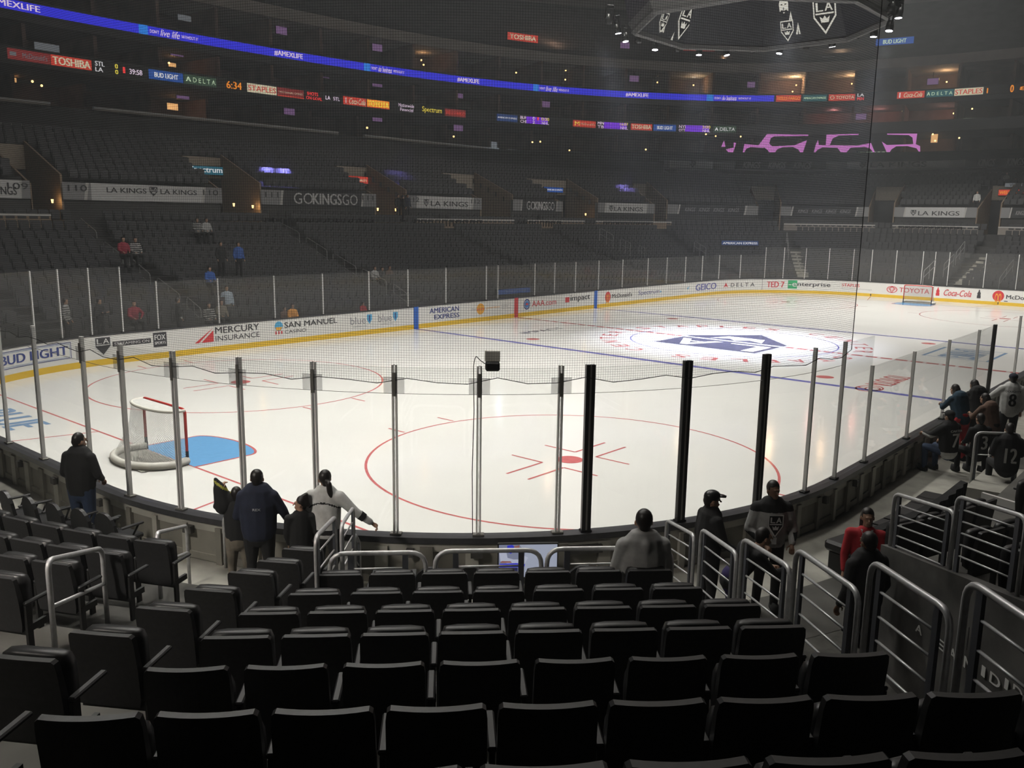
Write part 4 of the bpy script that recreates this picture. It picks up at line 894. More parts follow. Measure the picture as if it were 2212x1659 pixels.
# ---------------------------------------------------------------- loose padded chairs
def make_chair():
    e = empty('padded_chair', (0,0,0)); mb = MB(); rings = []
    for z, y in ((.42, -.18), (.55, -.21), (.70, -.23), (.78, -.24), (.83, -.245), (.855, -.25)):
        w = .22*math.sqrt(max(.06, 1-((z-.62)/.24)**2)) if z > .62 else .22; rings.append([(-w, y-.02, z), (w, y-.02, z), (w, y+.03, z), (-w, y+.03, z)])
    mb.loft(rings, 'seat_black'); mb.build('backrest', e)
    mb = MB(); mb.bbox((0, .02, .44), (.44, .42, .07), 'seat_black', .02); mb.build('seat', e)
    for x in (-.19, .19):
        mb = MB(); mb.tube([(x, -.17, .42), (x*1.05, -.22, 0)], .013, 'seat_metal', 6); mb.build('leg', e); mb = MB(); mb.tube([(x, .18, .42), (x*1.05, .20, 0)], .013, 'seat_metal', 6); mb.build('leg', e)
        mb = MB(); mb.bbox((x*1.3, .02, .64), (.05, .36, .03), 'arm_grey', .008); mb.build('armrest', e); mb = MB(); mb.tube([(x*1.3, .12, .63), (x*1.15, .02, .45)], .014, 'seat_metal', 6); mb.build('arm_support', e)
    return e
chp = make_chair(); used = [False]
def put_chair(p, z, rz, label, grp):
    o = chp if not used[0] else copy_tree(chp); used[0] = True; o.location = (p.x, p.y, z); o.rotation_euler = (0,0,rz); tag(o, label, 'chair', grp)
for i, (x, y) in enumerate(((848,1227), (932,1226), (1015,1225), (1262,1222), (1330,1222))):
    p = at_z(x, y, 1.255); s, w = loc_sw(p.x, p.y); put_chair(nw(s, w-.25), .4, R(-45), f"round-backed black chair behind the low railing, {nth(i)} from the left", 'loose chairs facing the near glass')
cv = Curve(rr(1.0)); 
for i, (x, y) in enumerate(((222,1108), (168,1098), (112,1086), (58,1072), (8,1060))):
    p = at_z(x, y, 1.26); s, w = loc_sw(p.x, p.y); j = int(np.argmin(np.hypot(cv.P[:,0]-p.x, cv.P[:,1]-p.y))); q, t, n = cv.at(cv.c[j]); put_chair(V((p.x, p.y, 0))+n*.25, .4, math.atan2(-n.x, n.y), f'round-backed black chair with arms on the left walkway, {nth(i)} from the stairs', 'chairs on the left walkway')
# ---------------------------------------------------------------- television below the glass
def pwp(x, y, w):
    d = ray(x, y); n = np.array([-Q, -Q, 0]); o = np.array([OX, OY, 0]); t = (w+8.53-(CP-o) @ n)/(d @ n); X = CP+t*d; q = X-o; return (q[0]-q[1])*Q, X[2]
a, zt = pwp(1075, 1173, .62); b, _ = pwp(1206, 1176, .62); zb = zt-(b-a)*.60; c = (a+b)/2; w_ = (b-a); h = zt-zb
e = empty('television', nw(c, .62, .4), R(-45), 'lit television on a stand under the glass, showing a hockey goalie in white and blue', 'television'); zo = zb-.4
mb = MB(); mb.bbox((0, 0, zo+h/2), (w_, .06, h), 'black', .01); mb.build('casing', e); mb = MB(); mb.box((-.03, 0, .05), (.03, .05, zo), 'black'); mb.box((-.3, -.15, 0), (.3, .2, .05), 'black'); mb.build('stand', e)
tf = lambda u, v, d: (u*w_/2*.96, -.031-d, zo+h/2+v*h/2*.94)
mb = MB(); pan(mb, 'e_lite', tf, -1, -1, 1, 1, .001); scr = mb.build('screen', e)
mat('scr_blue', (.03,.03,.25), .5, em=(.05,.06,.75), es=1); mat('scr_white', (.1,.1,.1), .5, em=(.75,.8,1), es=.9); mat('scr_skin', (.1,.05,.05), .5, em=(.5,.22,.2), es=.8); mat('scr_dark', (.01,.01,.03), .5, em=(.03,.03,.12), es=.8); mat('scr_grey', (.05,.05,.07), .5, em=(.38,.42,.6), es=.8)
mb = MB(); shape(mb, 'scr_grey', tf, [(-1,-1),(-.35,-1),(-.2,-.2),(-.1,.5),(-.3,1),(-1,1)], 0, 0, 1, 1, .002); shape(mb, 'scr_blue', tf, [(-.72,.95),(-.72,.6),(-.6,.45),(-.5,.55),(-.48,.9),(-.55,1)], 0, 0, 1, 1, .003); shape(mb, 'scr_skin', tf, [(-.5,.9),(-.38,.7),(-.3,.8),(-.3,.98)], 0, 0, 1, 1, .003)
shape(mb, 'scr_white', tf, [(-1,.7),(-.75,.6),(-.7,.2),(-.5,.1),(-.25,.1),(-.1,.3),(0,.2),(-.1,-.15),(-.6,-.2),(-.95,0)], 0, 0, 1, 1, .0025); shape(mb, 'scr_blue', tf, [(-.98,-.15),(-.4,-.12),(-.1,-.2),(-.12,-.35),(-.4,-.38),(-.98,-.38)], 0, 0, 1, 1, .004); shape(mb, 'scr_dark', tf, [(-.98,-.4),(-.35,-.4),(-.35,-.95),(-.98,-.95)], 0, 0, 1, 1, .004)
for q in (-.55, -.68, -.81): shape(mb, 'scr_white', tf, [(-.9,q),(-.62,q),(-.62,q-.06),(-.9,q-.06)], 0, 0, 1, 1, .005)
shape(mb, 'scr_skin', tf, [(-.9,.02),(-.6,.0),(-.55,-.1),(-.95,-.1)], 0, 0, 1, 1, .005); mb.build('picture', scr)
# ---------------------------------------------------------------- camera box on the glass
q = C0; p, t, n = CG.at(143.93); e = empty('glass_camera', (p.x, p.y, 3.42), math.atan2(t.y, t.x), 'white and black camera box clipped on top of the near glass', 'camera')
mb = MB(); mb.bbox((0, -.02, .16), (.20, .10, .15), 'white_pad', .01); mb.build('housing', e); mb = MB(); mb.bbox((0, .02, .03), (.19, .14, .12), 'black', .02); mb.build('lens_unit', e); mb = MB(); mb.tube(rpath([(.05,0,.03),(.16,0,.10),(.22,0,.17),(.25,.02,.05),(.24,.04,-.6),(.26,.04,-1.4),(.25,.04,-2.3)], .08), .006, 'black', 5); mb.build('cable', e)
# ---------------------------------------------------------------- draped row on the right
cv = Curve(rr(1.95)); ua = cv.hit(1880, 1140, 0)[0]; ub_ = cv.hit(2098, 968, 0)[0]; e = empty('draped_bench', cv.at((ua+ub_)/2)[0]+V((0,0,.4)), 0, 'long row of seats draped in black cloth along the right boards', 'covered seats'); ec = e.location
def cf(cv): return lambda u, v, d: tuple(V(on_curve(cv)(u, v, d))-ec)
g = cf(cv); mb = MB(); n_ = 60; vs = []
for i in range(n_+1):
    u = ua+(ub_-ua)*i/n_
    for z, dd in ((.52+.05*math.sin(i*1.9), -.05), (.8, .03*math.sin(i*1.3)), (1.22, .02*math.sin(i*.9)), (1.24, .10), (1.05, .14)): vs.append(g(u, z, dd))
mb.add(vs, [(i*5+k, i*5+k+1, i*5+k+6, i*5+k+5) for i in range(n_) for k in range(4)], 'c_black'); mb.build('drape', e)
for k in range(9):
    u = ua+(ub_-ua)*(k+.5)/9; o = V(g(u, .86, .42)); tt = cv.at(u)[1]; X = Matrix.Translation(o) @ Matrix.Rotation(math.atan2(tt.y, tt.x), 4, 'Z'); mb = MB(); mb.bbox((0,0,0), (.50, .5, .16), 'seat_black', .04, X); mb.bbox((0,0,-.25), (.40,.4,.36), 'seat_black', .03, X); mb.build('seat_cushion', e)

# ---------------------------------------------------------------- right-hand section beside the boards
for k, D in enumerate((3.25, 4.15, 5.0, 5.84, 6.7)):
    cv = Curve(rr(D)); j = 0; u = 60.0
    while u < cv.c[-1]-2:
        p, t, n = cv.at(u); s_, w_ = loc_sw(p.x, p.y); q = frame_px((p.x, p.y, fz(D)+.8))
        if s_ > 4.75 and q and 1900 < q[0] < 2240 and 900 < q[1] < 1330 and not (2075 < q[0] < 2212 and q[1] < 1085):
            put_seat(p-n*.05, fz(D), math.atan2(-n.x, n.y), f'black tip-up seat beyond the tunnel wall, {nth(j)} from the right, {nth(k)} row', 'tip-up seats beyond the tunnel wall'); j += 1
        u += .5
pa, pb = at_z(2097, 1032, .75), at_z(2192, 1036, .75); guard(pa, pb, 1.62, 1.62, .45, .45, 1, 'silver two-bar railing beside the pale landing on the right', 'railings on the right landing', .04, .024, 'rail_metal', .42, .12)
mb = MB(); q = [at_z(x, y, .72) for x, y in ((2085, 1052), (2134, 1008), (2212, 1014), (2200, 1072))]; mb.poly(q, 'concrete', (0,0,-.3)); struct(mb.build('floor_right_landing'))
pa, pb = at_z(2122, 1066, 1.2), at_z(2225, 1097, 1.2); d = pb-pa; mb = MB(); mb.box((0,-.03,-.10), (d.length,.03,.02), 'light_cap'); tag(mb.build('edge_board', None, loc=pa, rz=math.atan2(d.y, d.x)), 'white edge board behind the railings at the right edge', 'board')
# small loose chairs in front of the wall banners
mb = MB(); mb.loft([[(-.2,0,.45),(.2,0,.45),(.2,.05,.45),(-.2,.05,.45)],[(-.22,-.03,.7),(.22,-.03,.7),(.22,.02,.7),(-.22,.02,.7)],[(-.16,-.05,.86),(.16,-.05,.86),(.16,0,.86),(-.16,0,.86)],[(-.06,-.05,.9),(.06,-.05,.9),(.06,0,.9),(-.06,0,.9)]], 'seat_black'); mb.box((-.22,.0,.38),(.22,.42,.46),'seat_black'); mb.box((-.2,.03,0),(-.16,.38,.38),'seat_metal'); mb.box((.16,.03,0),(.2,.38,.38),'seat_metal'); lc = mb.mesh('loose_chair')
cv = Curve(rr(13.0)); j = 0
for xa, xb, st_, y, bn in ((572,806,17,455,'the dark GO KINGS GO'),(893,1036,15,458,'the second LA KINGS'),(1116,1212,12,463,'the small GO KINGS GO'),(1302,1408,11,467,'the third LA KINGS'),(1950,2085,14,478,'the far LA KINGS')):
    x = xa; j = 0
    while x < xb:
        u, z = cv.hit(x, y); p, t, n = cv.at(u); o = bpy.data.objects.new('loose_chair', lc); COL.objects.link(o); o.location = (p.x, p.y, 4.72); o.rotation_euler[2] = math.atan2(-n.x, n.y)
        tag(o, f'small round-backed chair, {nth(j)} from the left below {bn} banner', 'chair', 'loose chairs below the banners'); x += st_; j += 1
# ================================================================ RIBBON DISPLAYS, SIGNS, LAMPS
CFL, CFB_, CFF = Curve(FL), Curve(rr_off(FB, -.06)), Curve(FF)
def sign_strip(name, cv, z0, z1, items, label, cat, base_items=None):
    """a housing on the facade curve with lit panels; items: (px_a, px_b, y, bgmat, [(text, mat, fa, fb, va, vb, bold)])"""
    fn = on_curve(cv); e = empty(name, (0,0,0), 0, label, cat)
    us = [cv.hit(a, y)[0] for a, b, y, *_ in items]+[cv.hit(b, y)[0] for a, b, y, *_ in items]; ua, ub = min(us)-1, max(us)+1; n = int((ub-ua)/1.0)
    mb = MB(); pan(mb, 'black', fn, ua, z0-.06, ub, z1+.06, .03, n); vs = []
    for (v, d0, d1) in ((z0-.06, .03, -.2), (z1+.06, -.2, .03)):
        vv = []
        for i in range(n+1): u = ua+(ub-ua)*i/n; vv += [fn(u, v, d0), fn(u, v, d1)]
        mb.add(vv, [(2*i, 2*i+1, 2*i+3, 2*i+2) for i in range(n)], 'black')
    mb.build('housing', e)
    for a, b, y, bg, txts in items:
        u0, u1 = cv.hit(a, y)[0], cv.hit(b, y)[0]; mb = MB()
        if bg: pan(mb, bg, fn, u0, z0, u1, z1, .06, max(1, int((u1-u0)/1.5))); p = mb.build('display_panel', e)
        else: p = e
        if txts:
            mb = MB()
            for t, m, fa, fb, va, vb, bo in txts:
                if t == '#box': pan(mb, m, fn, u0+(u1-u0)*fa, z0+(z1-z0)*va, u0+(u1-u0)*fb, z0+(z1-z0)*vb, .075)
                else: letter(mb, t, m, fn, u0+(u1-u0)*fa, z0+(z1-z0)*va, u0+(u1-u0)*fb, z0+(z1-z0)*vb, .09, abs(bo), .35 if bo < 0 else 0)
            mb.build('lettering', p)
    return e
HA = [('#AMEXLIFE', 'e_pinkw', 0, 1, .18, .80, .03)]
def DL(w): return [('#box', 'e_cyan', 0, .15, .02, .98, 0), ("DON'T", 'e_pinkw', .18, .33, .3, .65, .01), (w, 'e_pinkw', .35, .68, .15, .85, -.005), ('WITHOUT IT', 'e_pinkw', .71, 1.0, .3, .62, .01)]
blue = [(-60,1672,100,'e_blue',[])]
items = [(-60,1672,200,'e_blue',None)]
E0 = sign_strip('ribbon_display', CFB_, 17.42, 18.06, [(-40,84,14,None,HA),(298,425,55,None,DL('live life')),(591,652,106,None,HA),(785,873,143,None,DL('do business')),(987,1034,177,None,HA),(1151,1228,195,None,DL('live life')),(1351,1400,209,None,HA),(1526,1622,214,None,DL('do business')),(1676,1730,214,'e_red',[('WELLS FARGO','e_orange',.04,.96,.25,.75,.02)]),(1734,1786,213,'e_teal',[('AMERICAN EXPRESS','e_palegreen',.04,.96,.35,.65,.02)]),(1790,1847,212,'e_red',[('TOYOTA','e_cream',.28,.96,.25,.75,.02),('O','e_cream',.05,.22,.2,.8,0)]),(1852,1866,211,None,[('LA','e_white',.0,1,.55,1,.02),('PEN','e_redtxt',0,1,0,.42,.02)]),(1938,1997,207,'e_red',[('Coca-Cola','e_cream',.25,.92,.15,.85,-.01),('I','e_white',.08,.12,.15,.85,0)]),(2001,2060,203,'e_teal',[('D E L T A','e_palegreen',.2,.96,.25,.72,.0),('A','e_palegreen',.03,.14,.25,.75,.03)]),(2062,2124,199,'e_cream',[('STAPLES','e_red',.03,.97,.15,.85,.02)]),(2130,2152,197,None,[('1','e_orange',.1,.2,.1,.8,.02)]),(2183,2190,193,None,[('0','e_orange',0,1,0,1,.02)]),(2203,2240,193,None,[('88','e_orange',0,1,.2,.7,.02)])], 'long blue lit ribbon display with sponsor words around the middle balcony', 'ribbon display')
fnb = on_curve(CFB_); mb = MB(); u0, u1 = CFB_.hit(-60, 5)[0], CFB_.hit(1672, 214)[0]; pan(mb, 'e_blue', fnb, u0, 17.44, u1, 18.04, .05, 90); mb.build('display_panel', E0)
GAME = lambda a, b, t: [('#box','e_violet',.2,.95,0,1,0),(a,'e_pinkw',0,.2,.55,1,.01),(b,'e_pinkw',0,.2,0,.42,.01),('0','e_pinkw',.42,.5,.55,1,.02),('2','e_pinkw',.42,.5,0,.42,.02),('1','e_redtxt',.58,.63,.55,1,.02),(t,'e_yellow',.72,.98,.55,1,.02),('NHL','e_pinkw',.74,.98,0,.42,.01)]
sign_strip('ribbon_display', CFL, 14.25, 14.88, [
 (15,107,119,'e_dred',[("McDonald's",'e_dim',.34,.92,.25,.75,.01),('#box','e_dim',.05,.2,.35,.7,0)]),(109,196,131,'e_red',[('TOSHIBA','e_cream',.04,.96,.12,.85,.04)]),(204,224,140,None,[('STL','e_white',0,1,.55,1,.02),('LA','e_white',0,.8,0,.42,.02)]),(246,256,145,None,[('0','e_yellow',.1,.7,.55,1,.03),('0','e_yellow',.1,.7,0,.42,.03)]),(264,270,147,None,[('1','e_redtxt',0,.7,.2,.8,.03)]),(278,305,150,None,[('39:58','e_pinkw',0,1,.2,.72,.02)]),
 (320,394,157,'e_royal',[('BUD LIGHT','e_white',.16,.84,.25,.75,.03)]),(396,466,168,'e_green',[('D E L T A','e_palegreen',.27,.96,.25,.75,.0),('A','e_palegreen',.06,.2,.28,.78,.05)]),(488,520,180,None,[('6:34','e_orange',0,1,.1,.9,.02)]),(533,596,188,'e_cream',[('STAPLES','e_red',.03,.97,.2,.8,.02)]),(598,655,198,'e_dred',[('SAN MANUEL CASINO','e_cream',.05,.95,.4,.6,.0),('#box','e_red',0,1,.0,.12,0)]),(660,694,206,None,[('SHOTS','e_redtxt',.05,.75,.55,.95,.02),('ON GOAL','e_redtxt',0,1,.05,.42,.02)]),(702,732,209,None,[('LA','e_pinkw',0,.33,.3,.75,.02),('STL','e_pinkw',.55,1,.3,.75,.02)]),
 (740,790,217,'e_red',[('Coca-Cola','e_cream',.26,.95,.15,.85,-.01),('I','e_white',.1,.13,.15,.85,0)]),(792,840,225,'e_orange',[('TOYOTA','e_yellow',.04,.96,.15,.85,.03),('#box','e_red',.0,1,0,.1,0)]),(860,893,234,None,[('Nationwide','e_pinkw',0,1,.55,1,.0),('Financial','e_pinkw',.1,.95,0,.42,.0)]),(911,953,240,None,[('Spectrum','e_yellow',0,1,.05,.95,.0)]),(960,1005,248,'e_dred',[('WELLS FARGO','e_red',.04,.96,.2,.75,.02)]),(1072,1117,260,'e_navy',[('AMERICAN EXPRESS','e_white',.04,.96,.4,.62,.01)]),(1123,1186,265,None,GAME('BUF','CHI','0:00')),
 (1237,1286,272,'e_red',[('M','e_yellow',.08,.28,.2,.8,.0),("McDonald's",'e_cream',.34,.95,.35,.65,.0)]),(1290,1357,276,None,GAME('MIN','TB','16:07')),(1362,1408,278,'e_red',[('TOSHIBA','e_cream',.04,.96,.2,.8,.03)]),(1411,1460,280,'e_royal',[('BUD LIGHT','e_white',.16,.84,.25,.75,.03)]),(1466,1535,281,None,GAME('NYI','OTT','0:00')),(1541,1590,282,'e_green',[('DELTA','e_white',.28,.94,.25,.75,.0),('A','e_white',.06,.2,.25,.75,.05)])],
 'lower sponsor ribbon display of separate lit panels on the left balcony', 'ribbon display')
def wsign(cv, xa, xb, yt, yb, bg, txt, tm, label, th=.15, box=(.08,.22,.92,.78), bold=.02, nv=None):
    """a box sign hanging on a curve; real size from the picture"""
    u0, z1 = cv.hit(xa, yt); u1, _ = cv.hit(xb, yt); z0 = z1-(z1-cv.hit(xa, yt+10)[1])/10*(yb-yt); p, t, n = cv.at((u0+u1)/2); L = abs(u1-u0)
    zc = (z0+z1)/2; e = empty('lit_sign', (p.x, p.y, zc), math.atan2(t.y, t.x), label, 'sign'); h = (z1-z0)/2
    mb = MB(); mb.box((-L/2, -.02, -h), (L/2, th, h), 'black'); mb.build('sign_box', e)
    f2 = lambda u, v, d: (u, -.02-d, v); mb = MB(); pan(mb, bg, f2, -L/2+.03, -h+.03, L/2-.03, h-.03, .01); mb.build('face', e)
    mb = MB(); letter(mb, txt, tm, f2, -L/2+L*box[0], -h+2*h*box[1], -L/2+L*box[2], -h+2*h*box[3], .03, bold); 
    if nv: nv(mb, f2, L, h)
    mb.build('lettering', e); return e
CUP = Curve(rr_off(FF, 2.2))
wsign(CUP, 1096, 1163, 68, 86, 'e_red', 'TOSHIBA', 'e_cream', 'small red lit sign reading TOSHIBA high above the left corner', bold=.04)
wsign(CUP, 1476, 1545, 99, 110, 'e_dred', 'TOYOTA', 'e_cream', 'dark red lit TOYOTA sign under the hanging scoreboard', bold=.02)
wsign(CUP, 1892, 1975, 84, 100, 'e_royal', 'BUD LIGHT', 'e_palegreen', 'blue lit BUD LIGHT sign high on the right', box=(.2,.22,.8,.78))
C19 = Curve(rr(17.3))
wsign(C19, 408, 482, 356, 376, 'e_tealsign', 'Spectrum', 'e_white', 'teal lit Spectrum sign over the tunnel beside the 110 banner', box=(.02,.1,.95,.9), bold=.01)
wsign(C19, 738, 795, 378, 395, 'e_red', "McDONALD'S", 'e_cream', "red lit McDONALD'S sign over the tunnel beside the 111 banner", box=(.35,.3,.92,.62))
wsign(C19, 1174, 1217, 403, 415, 'e_royal', 'AMERICAN EXPRESS', 'e_white', 'small dark blue AMERICAN EXPRESS sign over a far left tunnel', box=(.05,.35,.95,.62))
C8 = Curve(rr(7.5))
wsign(C8, 1559, 1640, 519, 530, 'e_navy', 'AMERICAN EXPRESS', 'e_white', 'dark blue AMERICAN EXPRESS sign low in the far corner', box=(.04,.25,.96,.7), bold=.02)
C18 = Curve(rr(17.3))
wsign(C18, 2157, 2225, 409, 423, 'e_red', 'WELLS FARGO', 'e_orange', 'orange-red WELLS FARGO sign at the right edge', box=(.05,.25,.97,.75))
wsign(C18, 2171, 2225, 395, 405, 'e_dim', 'VICKONE', 'black', 'white VICKONE sign above the red one at the right edge', box=(.2,.15,.98,.85))
wsign(Curve(rr(1.2)), 1074, 1145, 625, 638, 'e_navy', 'The Gift Of Therapy', 'e_dim', 'dark screen with words behind the far players bench glass', box=(.2,.25,.85,.75), bold=0)
# reflection of a sign in the club glass, painted as glowing mirrored letters
e = wsign(Curve(rr(24.5)), 1850, 1922, 326, 335, 'e_black', 'Spectrum', 'e_palegreen', 'painted reflection of a Spectrum sign, mirrored on the club glass', box=(.97,.1,.03,.9), bold=0)
def quad_fixed(cv, xa, xb, yt, yb, m, name, label, cat, grp=None, th=.1, capm=None):
    u0, z1 = cv.hit(xa, yt); u1, _ = cv.hit(xb, yt); _, z0 = cv.hit(xa, yb); p, t, n = cv.at((u0+u1)/2); L = abs(u1-u0); h = z1-z0
    mb = MB(); mb.box((-L/2, 0, 0), (L/2, th, h), m)
    if capm: mb.box((-L/2-.03, -.0, -.03), (L/2+.03, th+.02, 0), capm)
    return tag(mb.build(name, None, loc=(p.x, p.y, z0), rz=math.atan2(t.y, t.x)), label, cat, grp)
# televisions inside the boxes
CS = Curve(rr_off(FB, 2.4)); mat('tv_mix', (.02,.02,.03), .4, em=(.42,.22,.50), es=.55)
TVS = [(608,66),(815,103),(980,137),(382,112),(815,180),(990,205),(395,205),(815,255),(990,276),(625,240),(1178,225),(1370,170),(1625,183),(2015,176),(1860,252),(700,160),(1350,98)]
for i, (x, y) in enumerate(TVS):
    u, z = CS.hit(x, y); p, t, n = CS.at(u); e = empty('wall_television', (p.x, p.y, z), math.atan2(t.y, t.x), f'small glowing television in the suites, {nth(i)} listed from the upper left', 'television', 'suite televisions')
    mb = MB(); mb.box((-.55, 0, -.33), (.55, .08, .33), 'black'); mb.build('casing', e); mb = MB(); mb.box((-.50, -.01, -.29), (.50, .0, .29), 'tv_mix'); mb.build('screen', e); mb = MB(); mb.tube([(0,.05,.33),(0,.05,.9)], .03, 'black', 5); mb.build('mount', e)
# warm lamps
LP = [(20,37),(66,43),(195,66),(350,90),(470,108),(485,117),(456,22),(365,136),(118,148),(70,176),(90,185),(355,182),(520,142),(590,45),(635,17),(690,72),(910,130),(915,140),(1050,134),(1115,157),(1144,144),(1148,145),(1222,152),(1310,156),(1422,163),(1420,178),(1221,172),(875,184),(960,192),(1050,203),(1103,92),(1158,98),(793,276),(1150,307),(1167,306),(980,295),(1230,325),(1241,332),(1252,346),(1395,323),(1408,352),(1425,338),(1438,362),(1525,290),(1546,294),(1600,295),(1498,184),(1720,184),(1735,171),(1840,181),(1712,198),(1965,109),(2045,177),(2015,290),(2020,304),(2072,298),(453,290),(393,283),(233,280),(205,277),(1840,235),(1950,240),(2100,235),(2060,245)]
mb = MB(); mb.ball((0,0,0), .085, 'e_warm', 8, 5); lampm = mb.mesh('wall_lamp'); CL = Curve(rr_off(FB, 4.0)); CLc = Curve(rr(24.4)); n_ = 0
for i, (x, y) in enumerate(LP):
    cv = CLc if y > 262 else CL; u, z = cv.hit(x, y); p, t, n = cv.at(u); o = bpy.data.objects.new('wall_lamp', lampm); COL.objects.link(o); o.location = (p.x, p.y, z); tag(o, f'tiny warm lamp glowing in the suite levels, {nth(i)} listed from the upper left', 'lamp', 'suite lamps')
for x, y, pw_, c in ((365,140,35,(1,.5,.2)),(23,165,60,(1,.45,.15)),(375,232,45,(1,.5,.2)),(906,126,45,(1,.55,.25)),(1500,184,120,(1,.7,.4)),(1715,180,380,(1,.62,.32)),(1838,178,220,(1,.62,.32)),(2045,168,160,(1,.62,.32)),(1560,128,60,(1,.6,.35)),(1200,90,200,(1,.6,.4)),(1815,115,160,(1,.65,.4)),(2020,300,60,(1,.6,.3)),(2040,255,160,(1,.5,.4)),(1800,245,150,(1,.35,.35)),(1900,250,150,(1,.35,.3))):
    u, z = CL.hit(x, y); p, t, n = CL.at(u); point((p.x+n.x*.6, p.y+n.y*.6, z), pw_, c, .2)
# lit counters and door glows inside suites
for i, (xa, xb, yt, yb, m, lab) in enumerate(((385,437,30,42,'e_dim','pale lit counter front in the upper left suites'),(437,463,10,50,'e_dim','pale upright lit panel in the upper left suites'),(75,127,90,112,'e_dim','white lit board above the TOSHIBA panel'),(362,384,222,236,'e_warm2','warm lit doorway behind the left club terrace'),(365,380,135,143,'e_warm2','small warm ceiling glow above the BUD LIGHT panel'),(13,34,155,175,'e_warm2','orange doorway glow at the far left'),(2012,2026,290,308,'e_warm2','bright orange kitchen glow right of the pink wall light'),(2080,2112,256,260,'e_palegreen','green-white lit counter in the right suites'),(1062,1074,306,318,'e_dim','pale screen at the corner stairs'))):
    quad_fixed(CL if yt < 262 else CLc, xa, xb, yt, yb, m, 'lit_board', lab, 'lit board', 'glows in the suites')
# sconces by the tunnels
C14 = Curve(rr(13.9))
for i, (x, y) in enumerate(((113,434),(505,442),(546,446),(816,452),(855,453),(883,453),(1265,463),(904,483),(1684,465))):
    u, z = C14.hit(x, y); p, t, n = C14.at(u); e = empty('wall_sconce', (p.x, p.y, z), math.atan2(t.y, t.x), f'small yellow sconce by a stand tunnel, {nth(i)} from the left', 'wall lamp', 'tunnel sconces'); mb = MB(); mb.tube([(0,0,-.10),(0,0,.08)], [.045,.065], 'e_warm', 8); mb.build('glass_shade', e); mb = MB(); mb.box((-.04,0,-.18),(.04,.12,-.12), 'black'); mb.build('bracket', e); (point((p.x+n.x*.3, p.y+n.y*.3, z), 10, (1,.6,.25), .08) if i in (0,1,2,3,6) else None)
# violet and white accent lights on the upper seats and corner stairs
for x, y, c, pw_ in ((575,392,(.30,.28,1),260),(610,397,(.30,.28,1),260),(1352,408,(.35,.28,1),260),(870,362,(.3,.25,1),90)):
    u, z = Curve(rr(15.5)).hit(x, y); p, t, n = Curve(rr(15.5)).at(u); l = area((p.x+n.x*.6, p.y+n.y*.6, z+1.7), (p.x, p.y, z), .3, pw_*.8, c, 60, 'DISK')
u, z = CLc.hit(1068, 300); p, t, n = CLc.at(u); point((p.x+n.x, p.y+n.y, z), 55, (.6,.8,1), .2)
# magenta light on the end club wall, put in as glowing flat shapes
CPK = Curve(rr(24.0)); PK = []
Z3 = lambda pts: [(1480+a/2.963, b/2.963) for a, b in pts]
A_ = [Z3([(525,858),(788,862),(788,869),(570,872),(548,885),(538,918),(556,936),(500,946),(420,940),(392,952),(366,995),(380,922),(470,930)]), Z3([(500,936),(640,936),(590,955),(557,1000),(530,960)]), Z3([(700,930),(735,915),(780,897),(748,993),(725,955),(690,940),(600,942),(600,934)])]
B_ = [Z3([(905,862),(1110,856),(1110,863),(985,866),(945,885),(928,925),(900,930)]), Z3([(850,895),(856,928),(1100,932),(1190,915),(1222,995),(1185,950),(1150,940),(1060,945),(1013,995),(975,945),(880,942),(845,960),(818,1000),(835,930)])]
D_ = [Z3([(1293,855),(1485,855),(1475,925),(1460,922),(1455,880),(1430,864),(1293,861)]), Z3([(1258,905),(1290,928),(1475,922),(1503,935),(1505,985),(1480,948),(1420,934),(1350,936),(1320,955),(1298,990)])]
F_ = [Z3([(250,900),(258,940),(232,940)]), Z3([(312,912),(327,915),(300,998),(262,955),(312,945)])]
for polys, lab in ((F_, 'smallest painted patch of pink wall light, left of the others'), (A_, 'painted patch of pink light on the club wall, left large one'), (B_, 'painted patch of pink light on the club wall, middle large one'), (D_, 'painted patch of pink light on the club wall, right large one')):
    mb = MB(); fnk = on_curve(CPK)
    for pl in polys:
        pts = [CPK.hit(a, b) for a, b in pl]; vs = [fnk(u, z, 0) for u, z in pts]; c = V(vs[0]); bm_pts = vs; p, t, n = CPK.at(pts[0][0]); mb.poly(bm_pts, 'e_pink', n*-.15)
    tag(mb.build('pink_wall_glow'), lab, 'light panel', 'pink light on the club wall')  # no real panels; the flat shapes stand in for magenta light on the wall
# railings of the far bowl
def far_rail(cvD, pts, label, grp, m='rail_far', h=.95):
    """pts: picture positions of the top rail ends, on the plane of an aisle"""
    pass
def aisle_rail(plane, xa, ya, xb, yb, label, grp, posts=3):
    def hit(x, y):
        d = ray(x, y); 
        if plane[0] == 'x': t = (plane[1]-CP[0])/d[0]
        else:
            o, n = plane[1], plane[2]; t = ((o[0]-CP[0])*n[0]+(o[1]-CP[1])*n[1])/(d[0]*n[0]+d[1]*n[1])
        return V(CP+t*d)
    a, b = hit(xa, ya), hit(xb, yb); d = b-a; L = math.hypot(d.x, d.y); rz = math.atan2(d.y, d.x); sl = d.z/L if L else 0
    e = empty('aisle_rail', (a.x, a.y, a.z-.95), rz, label, 'railing', grp)
    mb = MB(); mb.tube(rpath([(0,0,0),(0,0,.95),(L,0,.95+sl*L),(L,0,sl*L)], .15, 3), .024, 'rail_far', 5); mb.build('rail_frame', e)
    mb = MB(); mb.tube([(0,0,.5),(L,0,.5+sl*L)], .02, 'rail_far', 5); mb.build('middle_bar', e)
    for k in range(1, posts-1): x = L*k/(posts-1); mb = MB(); mb.tube([(x,0,sl*x),(x,0,.95+sl*x)], .02, 'rail_far', 5); mb.build('post', e)
